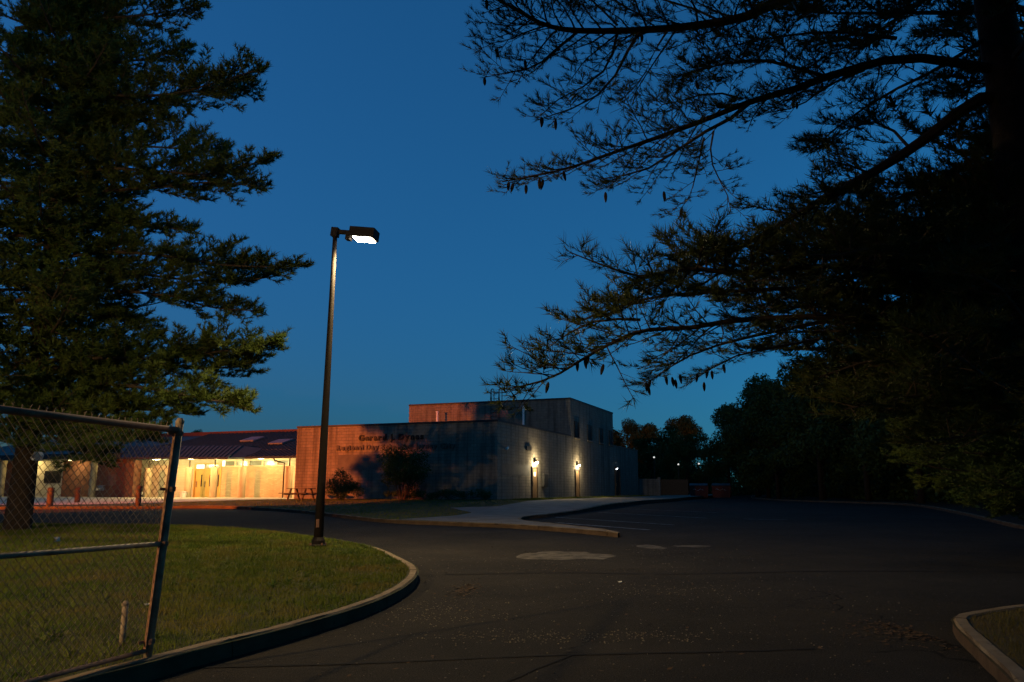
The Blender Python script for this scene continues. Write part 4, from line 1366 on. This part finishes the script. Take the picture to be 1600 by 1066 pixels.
# ------------------------------------------------------------------ pine on the left
PL = Vector((-14.4, 23.75, 0)); PL.z = Hisland(PL.x, PL.y)
pine_l = empty('pine_tree', PL); tag(pine_l, 'dense dark pine on the left standing on the grass island behind the gate', 'tree')
lt_line = [(0, 0, -0.3), (0.05, 0, 1.5), (0.1, 0, 5), (0.05, 0.1, 10), (0.1, 0.1, 15), (0.15, 0, 21)]
LT = bez(lt_line, 24)
MB().tube(LT, [0.40 - 0.33 * (i / 23) for i in range(24)], 14).build('trunk', M['bark'], pine_l, smooth=True)
ldense = dict(step=0.12, side=1.55, twig=0.095, L=0.17, n=12, w=0.024, tufts=3, vert=0.45, bare=0.12, spread=0.85, twl=1.3, tuftup=0.1)
right_px = [
    [(25, 45, 23.7), (150, 30, 23.5), (240, 22, 23.3), (312, 8, 23.2)],
    [(25, 110, 23.7), (140, 100, 23.3), (230, 92, 23.0), (290, 72, 23.0)],
    [(25, 165, 23.7), (150, 150, 23.2), (260, 148, 22.8), (340, 128, 22.5), (406, 108, 22.3)],
    [(25, 190, 23.7), (150, 160, 24.0), (260, 148, 24.2), (340, 140, 24.3), (398, 138, 24.3)],
    [(25, 215, 23.7), (130, 200, 23.7), (200, 190, 23.8), (265, 185, 23.8)],
    [(25, 290, 23.7), (150, 265, 23.2), (250, 268, 22.9), (330, 272, 22.6), (420, 248, 22.4)],
    [(25, 300, 23.7), (160, 235, 23.8), (280, 232, 24.0), (350, 240, 24.2)],
    [(25, 320, 23.7), (160, 300, 23.4), (260, 292, 23.4), (330, 285, 23.4), (412, 292, 23.3)],
    [(25, 365, 23.7), (130, 345, 23.4), (220, 352, 23.3), (303, 361, 23.3)],
    [(25, 420, 23.7), (150, 395, 23.2), (260, 400, 22.8), (360, 415, 22.6), (470, 416, 22.4)],
    [(25, 430, 23.7), (150, 420, 24.0), (270, 435, 24.2), (360, 440, 24.3), (430, 432, 24.3)],
    [(25, 470, 23.7), (150, 455, 23.5), (260, 462, 23.4), (330, 480, 23.3), (400, 486, 23.3)],
    [(25, 510, 23.7), (120, 490, 23.5), (200, 500, 23.4), (245, 530, 23.3)],
    [(25, 565, 23.7), (150, 560, 22.6), (260, 560, 22.0), (350, 548, 21.6), (436, 538, 21.4)],
    [(25, 575, 23.7), (160, 575, 23.2), (270, 572, 22.8), (350, 575, 22.6), (395, 565, 22.5)],
    [(25, 610, 23.7), (150, 600, 22.2), (250, 610, 21.4), (320, 625, 21.0), (384, 630, 20.8)],
    [(25, 640, 23.7), (120, 640, 22.8), (220, 640, 22.2), (300, 648, 21.8)],
    [(25, 650, 23.7), (100, 660, 22.0), (170, 670, 21.0), (240, 680, 20.4)],
    [(25, 660, 23.7), (70, 675, 22.0), (110, 700, 21.0), (160, 715, 20.4)],
]
rl = random.Random(5)
for ln in right_px:
    line = rel(pine_l, [at(*p) for p in ln])
    pine_branch(pine_l, line, 0.07, 0.012, {**ldense, 'rd': rl, 'side': 1.45, 'vert': 0.33}, (M['twig'], M['needle_l']))
z = 3.2
while z < 20.5:
    rad = 8.2 - 0.33 * z
    n_ = 5
    a0 = rl.uniform(0, 6.28)
    for i in range(n_):
        a = a0 + i * 2 * math.pi / n_ + rl.uniform(-.3, .3)
        # leave the directions that carry the surveyed limbs
        if -0.75 < math.atan2(math.sin(a), math.cos(a)) < 0.75: continue
        r_ = rad * rl.uniform(0.75, 1.0)
        if math.cos(a) > 0.2: r_ = min(r_, 3.1 / max(math.cos(a), 0.3))
        dx, dy = math.cos(a), math.sin(a)
        up = rl.uniform(-0.03, 0.10)
        line = [Vector((0.1, 0, z)), Vector((dx * r_ * .35, dy * r_ * .35, z - 0.15)), Vector((dx * r_ * .7, dy * r_ * .7, z + up * r_ * .3)), Vector((dx * r_, dy * r_, z + up * r_ + 0.35))]
        pine_branch(pine_l, line, 0.06, 0.012, {**ldense, 'rd': rl, 'step': 0.24, 'twig': 0.14}, (M['twig'], M['needle_l']))
    z += 0.8


n_in = 8000
zi = rng.uniform(2.6, 20.0, n_in); ai = rng.uniform(0, 6.283, n_in); ri = (3.6 - 0.13 * zi) * np.sqrt(rng.uniform(0.02, 1, n_in))
Pin = np.stack([ri * np.cos(ai), ri * np.sin(ai), zi + 0.25 * np.sin(3 * ai + zi * 7.4)], 1)
Din = np.stack([np.cos(ai), np.sin(ai), rng.uniform(0.0, 0.6, n_in)], 1)
o = link('inner_needles', needles_mesh('inner_needles', Pin, Din, 0.30, 10, 0.045, 0.9), M['needle_l'], pine_l); o['kind'] = 'stuff'

# darker pines behind the open one: copies of the dense pine at their own size
def copy_tree(o, parent=None):
    c = o.copy(); col.objects.link(c); c.parent = parent
    for ch in list(o.children): copy_tree(ch, c)
    return c


for x, y, s_, rz, lab in ((10.6, 16.2, 0.46, 2.0, 'small dark pine just behind the trunk of the open pine'), (14.6, 18.8, 0.55, 0.7, 'dark pine second behind the open pine on the right'), (18.6, 23.0, 0.62, 3.9, 'dark pine furthest behind the open pine by the car park')):
    c = copy_tree(pine_l)
    c.location = (x, y, H(x, y) + 0.05); c.rotation_euler = (0, 0, rz); c.scale = (s_ * 1.15, s_ * 1.15, s_)
    tag(c, lab, 'tree', 'dark pines on the right')

# ------------------------------------------------------------------ broad-leaved trees, bushes
def leaf_cloud(n, blobs, size, seed, fill=0.35):
    g = np.random.default_rng(seed)
    w = np.array([b[3] ** 2 * 1.0 for b in blobs]); w /= w.sum()
    idx = g.choice(len(blobs), n, p=w)
    B = np.array([b[:3] for b in blobs])[idx]
    Rr = np.array([b[3] for b in blobs])[idx]
    d = unit(g.normal(size=(n, 3)))
    rad = Rr * (fill + (1 - fill) * g.uniform(0, 1, n) ** 0.5) * g.uniform(0.85, 1.12, n)
    P = B + d * rad[:, None] * np.array([1, 1, 0.8])
    nrm = unit(d + 0.9 * g.normal(size=(n, 3)))
    t = unit(np.cross(nrm, g.normal(size=(n, 3))))
    b2 = np.cross(nrm, t)
    s_ = size * g.uniform(0.6, 1.3, n)[:, None]
    V = np.stack([P - t * s_, P - b2 * s_ * 0.45 + nrm * s_ * .1, P + t * s_, P + b2 * s_ * 0.45 + nrm * s_ * .1], axis=1).reshape(-1, 3)
    F = np.arange(4 * n).reshape(-1, 4)
    return V, F


def crown_blobs(h, rad, seed, low=0.3):
    r_ = random.Random(seed)
    bl = []
    for i in range(34):
        t = r_.uniform(low, 0.95)
        prof = math.sin(math.pi * min(1, (t - low + 0.18) / (1.12 - low))) ** 0.7
        a = r_.uniform(0, 6.28); q_ = rad * prof * r_.uniform(0.35, 0.95)
        bl.append((q_ * math.cos(a), q_ * math.sin(a), h * t, r_.uniform(0.14, 0.30) * rad))
    bl.append((0, 0, h * 0.6, rad * 0.5))
    return bl


tree_protos = []
for k, (h, rad, low) in enumerate(((12.5, 5.0, 0.22), (14.0, 5.6, 0.28), (10.5, 4.6, 0.18), (13.0, 4.4, 0.2))):
    bl = crown_blobs(h, rad, 40 + k, low)
    V, F = leaf_cloud(26000 if k == 3 else 15000, bl, 0.17, 60 + k)
    cm = mesh_np('crown', V, F)
    tr = MB()
    tr.tube([(0, 0, -0.4), (0.08, 0, h * .2), (0, 0.1, h * .45), (0.1, 0, h * .8)], [0.26, 0.2, 0.15, 0.05], 9)
    for i in range(9):
        b0 = bl[i * 3]
        z_ = max(h * low * 0.9, b0[2] - 2.0)
        tr.tube([(0.03, 0.03, z_), (b0[0] * .5, b0[1] * .5, (z_ + b0[2]) / 2 + .3), b0[:3]], [0.09, 0.05, 0.02], 5)
    tm = tr.mesh('trunk', True)
    tree_protos.append((cm, tm))


def tree(k, x, y, z, s_, label, rz=None, group='trees of the wood beyond the car park', sz=1.0):
    e = empty('broadleaf_tree', (x, y, z), rz if rz is not None else random.uniform(0, 6.28))
    e.scale = (s_, s_, s_ * sz)
    tag(e, label, 'tree', group)
    link('trunk', tree_protos[k][1], M['bark'], e)
    c = link('crown', tree_protos[k][0], M['leaf'], e); c['kind'] = 'stuff'
    return e


gw = 'dark tree in the unlit wood beyond the car park'
tree(0, 27.2, 54.0, H(27, 54), 0.95, 'tree whose pale trunk shows at the edge of the car park on the right')
wood = [(1, 31, 62, 1.0, 'behind'), (2, 35, 55, 1.1, ''), (0, 37, 70, 1.15, ''), (1, 30, 78, 0.95, ''), (2, 28.5, 90, 1.0, ''), (0, 33, 100, 1.05, ''), (1, 38, 86, 1.2, ''), (0, 42, 60, 1.3, ''), (1, 47, 74, 1.3, ''),
        (0, 30, 112, 1.0, ''), (2, 22, 128, 1.05, ''), (0, 15, 134, 1.0, ''), (1, 28, 138, 0.95, ''), (2, 36, 118, 1.1, ''), (0, 8, 138, 0.95, ''), (1, 44, 96, 1.2, ''), (2, 52, 64, 1.3, ''), (0, 31, 44, 1.25, ''), (1, 36, 47, 1.35, ''),
        (2, 25.5, 36, 1.2, ''), (0, 30, 34, 1.4, ''), (1, 22.5, 28.5, 1.15, ''), (2, 28, 27, 1.4, ''), (0, 40, 38, 1.4, ''), (1, 33, 40, 1.45, ''), (0, 27.5, 31, 1.35, ''), (2, 36, 30, 1.5, ''), (1, 27.5, 72, 0.95, ''), (0, 27.6, 84, 0.98, ''), (1, 30, 95, 1.05, ''), (2, 32, 106, 1.1, ''), (0, 26, 120, 0.95, ''), (1, 19, 132, 0.9, ''), (2, 11, 136, 0.95, ''), (1, 29, 66, 1.05, '')]
wood = [w[:4] for w in wood]
for k, x, y, s_ in wood:
    if s_ == 0: continue
    tree(k, x, y, Hverge(x, y), s_, gw)
for k, x, y, s_, lab in ((2, -38.5, 98, 0.72, 'tree top showing over the entrance roof beside the gate post'), (0, -33.5, 112, 0.62, 'small tree top over the entrance roof, the further of the two')):
    tree(k, x, y, 0.9, s_, lab, 1.0, 'trees behind the entrance roof')

# undergrowth closing the wood under the crowns
ub = []
ru = random.Random(31)
for (xa, ya), (xb, yb) in zip(wd_line[2:] + [(33, 124), (26, 136)], wd_line[3:] + [(33, 124), (26, 136), (-6, 140)]):
    L_ = math.hypot(xb - xa, yb - ya)
    for i in range(int(L_ / 0.9)):
        t = ru.random()
        nx, ny = (yb - ya) / L_, -(xb - xa) / L_
        o_ = ru.uniform(2.2, 9)
        x_, y_ = xa + (xb - xa) * t + nx * o_ * (1 if xb < 40 else 0), ya + (yb - ya) * t + ny * o_
        if ya >= 122: x_, y_ = xa + (xb - xa) * t, ya + (yb - ya) * t + ru.uniform(3, 12)
        ub.append((x_, y_, H(x_, y_) + ru.uniform(0.4, 7.5), ru.uniform(1.0, 2.2)))
for (xa, ya), (xb, yb) in zip(wd_line[2:] + [(33, 124), (26, 136)], wd_line[3:] + [(33, 124), (26, 136), (-6, 140)]):
    L_ = math.hypot(xb - xa, yb - ya)
    for i in range(int(L_ / 0.8)):
        t = i / int(L_ / 0.8); o_ = ru.uniform(9, 15)
        nx, ny = (yb - ya) / L_, -(xb - xa) / L_
        if ya >= 122: nx, ny = 0, 1
        x_, y_ = xa + (xb - xa) * t + nx * o_, ya + (yb - ya) * t + ny * o_
        for zz in (0.5, 1.7, 3.0): ub.append((x_, y_, H(x_, y_) + zz, ru.uniform(1.1, 1.5)))
V, F = leaf_cloud(120000, ub, 0.2, 91, 0.15)
far = [(-12 + i * 0.9, ru.uniform(140.5, 143), ru.uniform(0.8, 2.6), ru.uniform(1.8, 2.6)) for i in range(80)] + [(ru.uniform(-14, 110), ru.uniform(143, 156), ru.uniform(1.0, 9.5), ru.uniform(2.2, 3.6)) for _ in range(150)] + [(ru.uniform(38, 60), ru.uniform(30, 140), ru.uniform(1.0, 9.0), ru.uniform(2.2, 3.4)) for _ in range(120)]
V2, F2 = leaf_cloud(80000, far, 0.40, 93, 0.1)
o = link('far_wood', mesh_np('far_wood', V2, F2), M['leaf'])
tag(o, 'far dark wood closing the view behind the car park', 'wood', None, 'stuff')
o = link('undergrowth', mesh_np('undergrowth', V, F), M['leaf'])
tag(o, 'dark unlit undergrowth filling the wood edge under the trees', 'undergrowth', None, 'stuff')

# bushes in front of the wall
def bush(name, p, blobs, n, size, label, cat, seed, group=None):
    e = empty(name, on_site(p.x, p.y), -AL); tag(e, label, cat, group)
    V, F = leaf_cloud(n, blobs, size, seed, 0.25)
    c = link('foliage', mesh_np('foliage', V, F), M['bushleaf'], e); c['kind'] = 'stuff'
    st = MB()
    for b in blobs[::2]:
        st.tube([(b[0] * .15, b[1] * .15, -0.1), (b[0] * .6, b[1] * .6, b[2] * .55), (b[0], b[1], b[2])], [0.035, 0.022, 0.01], 5)
    st.build('stems', M['twig'], e)
    return e


rbz = random.Random(3)
bl = [(rbz.uniform(-.9, .9), rbz.uniform(-.7, .7), rbz.uniform(.4, 1.1), rbz.uniform(.35, .6)) for _ in range(14)] + [(-0.15, 0, 1.75, .42), (-.2, 0, 1.4, .6), (.35, 0, 1.35, .45), (1.15, .1, .55, .5), (-.9, 0, .6, .5)]
bush('bush', world_of(-9.9, -2.6), bl, 5200, 0.06, 'rounded dark bush with a pointed top in front of the wall, right of the pole', 'bush', 2)
bl = [(rbz.uniform(-1.2, 1.2), rbz.uniform(-.8, .8), rbz.uniform(.6, 3.0), rbz.uniform(.5, .8)) for _ in range(22)] + [(0.2, 0, 3.0, .7), (-.5, 0, 2.7, .6), (.9, 0, 2.5, .6)]
bush('bush', world_of(-5.9, -1.8), bl, 8000, 0.07, 'tall dark shrub covering the middle of the front wall', 'bush', 4)
bl = [(-3.6 + i * .42 + rbz.uniform(-.15, .15), rbz.uniform(-.25, .25), rbz.uniform(.2, .45), rbz.uniform(.25, .38)) for i in range(18)]
bush('hedge', world_of(-3.6, -1.1), bl, 4500, 0.05, 'low dark hedge along the foot of the front wall near the corner', 'hedge', 6)


# ------------------------------------------------------------------ grass
def blades(name, poly, zf, n, box, hgt, wid, mat, dens_y=None, seed=1, group=None):
    g = np.random.default_rng(seed)
    x0, x1, y0, y1 = box
    P = []
    x = g.uniform(x0, x1, n); u = g.uniform(0, 1, n)
    y = y0 * (y1 / y0) ** u if dens_y else y0 + (y1 - y0) * u
    px = np.array([p[0] for p in poly]); py = np.array([p[1] for p in poly])
    ins = np.zeros(n, dtype=bool)
    for i in range(len(poly)):
        xa, ya, xb, yb = px[i], py[i], px[i - 1], py[i - 1]
        c = (ya > y) != (yb > y)
        with np.errstate(divide='ignore', invalid='ignore'):
            ins ^= c & (x < (xb - xa) * (y - ya) / (yb - ya) + xa)
    ins &= (np.abs(x) < 0.70 * y + 1.0)
    x, y = x[ins], y[ins]
    z = np.array([zf(a, b) for a, b in zip(x, y)]) - 0.015
    m = len(x)
    base = np.stack([x, y, z], 1)
    a = g.uniform(0, 6.28, m)
    sc_d = np.clip(y / 9.0, 0.8, 2.6) if dens_y else np.ones(m)
    side = np.stack([np.cos(a), np.sin(a), np.zeros(m)], 1) * (wid * sc_d * g.uniform(.7, 1.3, m) / 2)[:, None]
    clump = 0.75 + 0.5 * (0.5 + 0.5 * np.sin(x * 3.1 + 1.3 * np.sin(y * 2.3)) * np.cos(y * 2.7 + np.sin(x * 1.9)))
    tip = base + np.stack([g.normal(0, .45, m), g.normal(0, .45, m), np.ones(m)], 1) * (hgt * clump * g.uniform(.5, 1.25, m))[:, None]
    V = np.stack([base - side, base + side, tip], 1).reshape(-1, 3)
    o = link(name, mesh_np(name, V, np.arange(len(V)).reshape(-1, 3)), mat)
    o['kind'] = 'stuff'
    return o


def inset(poly_pts, d):
    P = [Vector(p) for p in poly_pts]
    out = []
    for i in range(len(P)):
        t = (P[min(i + 1, len(P) - 1)] - P[max(i - 1, 0)]).normalized()
        q_ = P[i] + Vector((-t.y, t.x)) * d
        out.append((q_.x, q_.y))
    return out


def weeds(name, zf, n, box, label, seed):
    g_ = np.random.default_rng(seed)
    x = g_.uniform(box[0], box[1], n); y = g_.uniform(box[2], box[3], n)
    ok = inside_many(inset(isl_pts, 0.3) + [(-60, -14)], x, y)
    x, y = x[ok], y[ok]
    P = np.stack([x, y, np.array([zf(a, b) for a, b in zip(x, y)])], 1)
    o = link(name, needles_mesh(name, P, np.tile([0.0, 0.0, 1.0], (len(P), 1)), g_.uniform(0.05, 0.16, len(P)), 22, 0.012, 1.1), M['weed'])
    o['kind'] = 'stuff'; tag(o, label, 'weeds')


M['weed'] = leaf_mat('weed_leaves', (0.05, 0.10, 0.02), (0.12, 0.13, 0.03), 3.0)
weeds('weeds', Hisland, 420, (-12, -1.4, 5.5, 22), 'scattered taller weeds in the rough grass of the island', 5)
isl_in = inset(isl_pts, 0.17) + [(-60, -14)]
o = blades('lawn_grass', isl_in, Hisland, 520000, (-19, -1.4, 5.2, 29), 0.06, 0.0065, M['grass'], True, 21)
tag(o, 'rough green grass covering the island on the left', 'grass')
site_in = inset(site_pts, 0.17) + [(33, 140), (-75, 140)]
walk_t = walk_poly
o = blades('lawn_grass', site_in, Hsite, 150000, (-22, 16, 27, 92), 0.07, 0.022, M['grass'], False, 22)
# keep the pavement, plaza and building clear
me = o.data
vv = np.empty(len(me.vertices) * 3, dtype=np.float32); me.vertices.foreach_get('co', vv); vv = vv.reshape(-1, 3, 3)
gx_, gy_ = vv[:, 0, 0].astype(float), vv[:, 0, 1].astype(float)
lx = (gx_ - C0.x) * AX.x + (gy_ - C0.y) * AX.y; ly = (gx_ - C0.x) * AY.x + (gy_ - C0.y) * AY.y
keep = ~(inside_many(walk_poly, gx_, gy_) | inside_many(plaza, gx_, gy_) | ((lx < 0.02) & (ly > -0.02)))
vv = vv[np.array(keep)].reshape(-1, 3)
o.data = mesh_np('lawn_grass', vv, np.arange(len(vv)).reshape(-1, 3)); o.data.materials.append(M['grass'])
tag(o, 'mown grass between the school wall and the pavement', 'grass')
strip_poly = [(world_of(0.15, 2).x, world_of(0.15, 2).y), (1.3, 50.8), (3.0, 56.7), (5.1, 62.5), (9.5, 73.2), (14.4, 86), (world_of(0.15, 40).x, world_of(0.15, 40).y)]
o = blades('lawn_grass', strip_poly, Hsite, 60000, (-1, 15, 50, 90), 0.11, 0.03, M['grass'], False, 27)
tag(o, 'strip of grass lit by the door lamps along the side wall', 'grass')
vr_in = [(p[0], p[1]) for p in inset(vr_pts, -0.18)] + [(60, 17), (60, -2)]
o = blades('verge_grass', vr_in, Hverge, 90000, (3.2, 12, 4.0, 13), 0.085, 0.009, M['dry_grass'], True, 23)
tag(o, 'thin dry grass on the verge at the lower right', 'grass')

# leaf litter: along the kerbs and scattered on the drive
g = np.random.default_rng(77)
LP = []
kp = resample(isl_line, 0.05)
for i in range(900):
    p = kp[int(g.integers(len(kp) * 0.42, len(kp) * 0.62))]
    LP.append((p[0] + abs(g.normal(0, .16)), p[1] - abs(g.normal(0, .10))))
LP += [(1.0 + g.normal(0, 1.0) * .75 + .25, 15.2 + g.normal(0, .2)) for _ in range(60)]
LP += [(4.35 - abs(g.normal(0, .35)), 8.9 + g.normal(0, .45)) for _ in range(450)]
LP += [(g.uniform(-2, 6), g.uniform(5.2, 22)) for _ in range(420)]
LP += [(-0.7 + g.normal(0, .12), 12.6 + g.normal(0, .5)) for _ in range(240)]
LP = [p for p in LP if not inside(isl_poly, *p) and not inside(vr_poly, *p)]
m = len(LP)
P = np.array([(x, y, H(x, y) + 0.008 + 0.012 * g.uniform()) for x, y in LP])
a = g.uniform(0, 6.28, m)
t_ = np.stack([np.cos(a), np.sin(a), g.uniform(-.3, .3, m)], 1); b2 = np.stack([-np.sin(a), np.cos(a), g.uniform(-.4, .4, m)], 1)
s_ = g.uniform(0.012, 0.036, m)[:, None]
V = np.stack([P - t_ * s_, P - b2 * s_ * .5, P + t_ * s_, P + b2 * s_ * .5], 1).reshape(-1, 3)
V[:, 2] = np.maximum(V[:, 2], np.repeat(P[:, 2] - 0.004, 4))
o = link('leaf_litter', mesh_np('leaf_litter', V, np.arange(4 * m).reshape(-1, 4)), M['fallen'])
tag(o, 'brown fallen leaves lying along the kerb and over the drive', 'leaves', None, 'stuff')


# grit washed over the drive
ng = 1500
gx0 = np.concatenate([g.normal(0.6, 0.9, 420), g.uniform(-2.2, 5.5, 620), g.normal(2.4, 0.7, 180), g.normal(-0.9, 0.5, 280)])
gy0 = np.concatenate([g.normal(8.7, 0.22, 420), g.uniform(5.3, 20, 620), g.normal(12.6, 0.5, 180), g.normal(10.4, 0.6, 280)])
ok = ~(inside_many(isl_poly, gx0, gy0) | inside_many(vr_poly, gx0, gy0))
gx0, gy0 = gx0[ok], gy0[ok]; ng = len(gx0)
gz0 = np.array([H(a, b) for a, b in zip(gx0, gy0)]) + 0.003
r0 = g.uniform(0.004, 0.013, ng)
octa = np.array([[1, 0, 0], [0, 1, 0], [-1, 0, 0], [0, -1, 0], [0, 0, 0.7], [0, 0, -0.5]])
jit = g.uniform(0.6, 1.3, (ng, 6, 1))
V = np.stack([gx0, gy0, gz0], 1)[:, None, :] + octa[None] * jit * r0[:, None, None]
tri = np.array([[0, 1, 4], [1, 2, 4], [2, 3, 4], [3, 0, 4], [1, 0, 5], [2, 1, 5], [3, 2, 5], [0, 3, 5]])
F = (tri[None] + 6 * np.arange(ng)[:, None, None]).reshape(-1, 3)
M['grit'] = simple('pale_grit', (0.22, 0.19, 0.14), (0.09, 0.075, 0.055), 3.0, 0.95)
o = link('road_grit', mesh_np('road_grit', V.reshape(-1, 3), F), M['grit'])
tag(o, 'pale grit scattered over the drive', 'grit', None, 'stuff')


# scraps of paper
def scrap(p, size, label, group, seed, upright=False):
    r_ = random.Random(seed)
    V, F = [], []
    for j in range(4):
        for i in range(4):
            V.append(((i / 3 - .5) * size * r_.uniform(.8, 1.2), (j / 3 - .5) * size * .7, r_.uniform(0, .35) * size))
    F = [(j * 4 + i, j * 4 + i + 1, j * 4 + i + 5, j * 4 + i + 4) for j in range(3) for i in range(3)]
    V += [(v[0], v[1], v[2] - 0.003) for v in V[:16]]
    F += [tuple(16 + k for k in reversed(f)) for f in F[:9]]
    me = bpy.data.meshes.new('paper_scrap'); me.from_pydata(V, [], F)
    o = link('paper_scrap', me, M['paper']); o.location = p
    o.rotation_euler = (R(90) if upright else 0, 0, fang if upright else r_.uniform(0, 6))
    tag(o, label, 'litter', group)


scrap((-3.26, 7.42, Hisland(-3.26, 7.42) + 0.33), 0.05, 'tiny white scrap in the grass beside the pipe stub', None, 1)
fw_ = lambda u, z: Vector((fa.x, fa.y, fz)) + Vector((fb_dir.x, fb_dir.y, 0)) * u + Vector((-fb_dir.y, fb_dir.x, 0)) * -0.04 + Vector((0, 0, z))
scrap(fw_(1.22, 1.58), 0.09, 'white paper scrap caught high in the gate mesh at the left', None, 2, True)
scrap(fw_(0.98, 0.99), 0.05, 'small white scrap on the gate mesh above the middle rail', None, 3, True)
scrap(fw_(0.62, 1.36), 0.06, 'white scrap in the gate mesh in front of the brick panel', None, 4, True)
scrap((1.75, 13.4, H(1.75, 13.4) + 0.012), 0.07, 'small pale scrap lying on the drive in the middle', None, 5)

# ------------------------------------------------------------------ lamp off to the left that lights the front wall, and the tree that shades it
street_lamp((-40, 20, Hisland(-40, 20)), (-40, 20, 9.0), 'sodium street lamp off to the left beyond the pine', M['sodium'], SODIUM, 200000, (28, 38, 7), R(50), R(72), 0.6, 0.16)
tree(3, -27.2, 31.2, Hisland(-27, 31), 1.05, 'tree off to the left that shades the front wall', 0.4, 'trees on the island')
tree(3, -25.4, 29.6, Hisland(-25, 29), 0.85, 'low tree off to the left between two taller ones', 3.4, 'trees on the island')
tree(3, -24.4, 28.2, Hisland(-24, 28), 1.0, 'tree off to the left nearest the pine', 2.4, 'trees on the island')
for k, x, y, s_, lab in ((1, -6.0, -7, 1.7, 'added tall tree behind the viewer on the left, screening sky light'), (0, 6.5, -5, 1.75, 'added tall tree behind the viewer on the right, screening sky light'), (2, 0.5, -17, 1.8, 'added tall tree far behind the viewer, screening sky light'),
                         (1, 14.5, 2, 1.5, 'added tall tree out of view on the near verge, screening sky light'), (0, -23, -9, 1.6, 'added tall tree out of view left of the viewer, screening sky light')):
    tree(k, x, y, 0.12, s_, lab, None, 'added trees out of view that shade the foreground')  # unseen trees, added to keep sky light off the foreground
street_lamp((-12.5, -3.5, Hisland(-12.5, -3.5)), (-12.5, -3.5, 6.6), 'lamp on the grass island left of the gate, lighting the pine', M['led'], (1.0, 0.66, 0.26), 9500, (0.06, 1.0, -0.42), R(80), R(118), 0.55, 0.12)

# unseen thicket added behind the viewer to hold back low sky light
rt = random.Random(77)
tb_ = []
for i in range(150):
    a = rt.uniform(R(-172), R(12)); d_ = rt.uniform(17, 24)
    x_, y_ = d_ * math.cos(a), d_ * math.sin(a)
    tb_.append((x_, y_, rt.uniform(0.6, 5.5), rt.uniform(1.0, 1.9)))
V, F = leaf_cloud(16000, tb_, 0.26, 92, 0.2)
o = link('undergrowth', mesh_np('undergrowth', V, F), M['leaf'])
tag(o, 'added unseen thicket behind the viewer that blocks low sky light', 'undergrowth', None, 'stuff')

# distant lamps glimpsed through the trees
for px, py, Y, lab in ((1022, 716, 116, 'leftmost of three tiny far-off lights beyond the trees'), (1060, 727, 117, 'middle of three tiny far-off lights beyond the trees'), (1092, 726, 118, 'rightmost of three tiny far-off lights beyond the trees')):
    p = at(px, py, Y)
    e = empty('distant_lamp', (p.x, p.y, H(p.x, p.y))); tag(e, lab, 'street lamp', 'far-off lamps')
    hgt = p.z - H(p.x, p.y)
    MB().tube([(0, 0, 0), (0, 0, hgt)], 0.07, 8).build('pole', M['dark_metal'], e)
    MB().lathe([(0.03, hgt + .001), (0.12, hgt + 0.04), (0.14, hgt + 0.12), (0.10, hgt + 0.21), (0.03, hgt + 0.25)], 10).build('globe', M['farlens'], e)
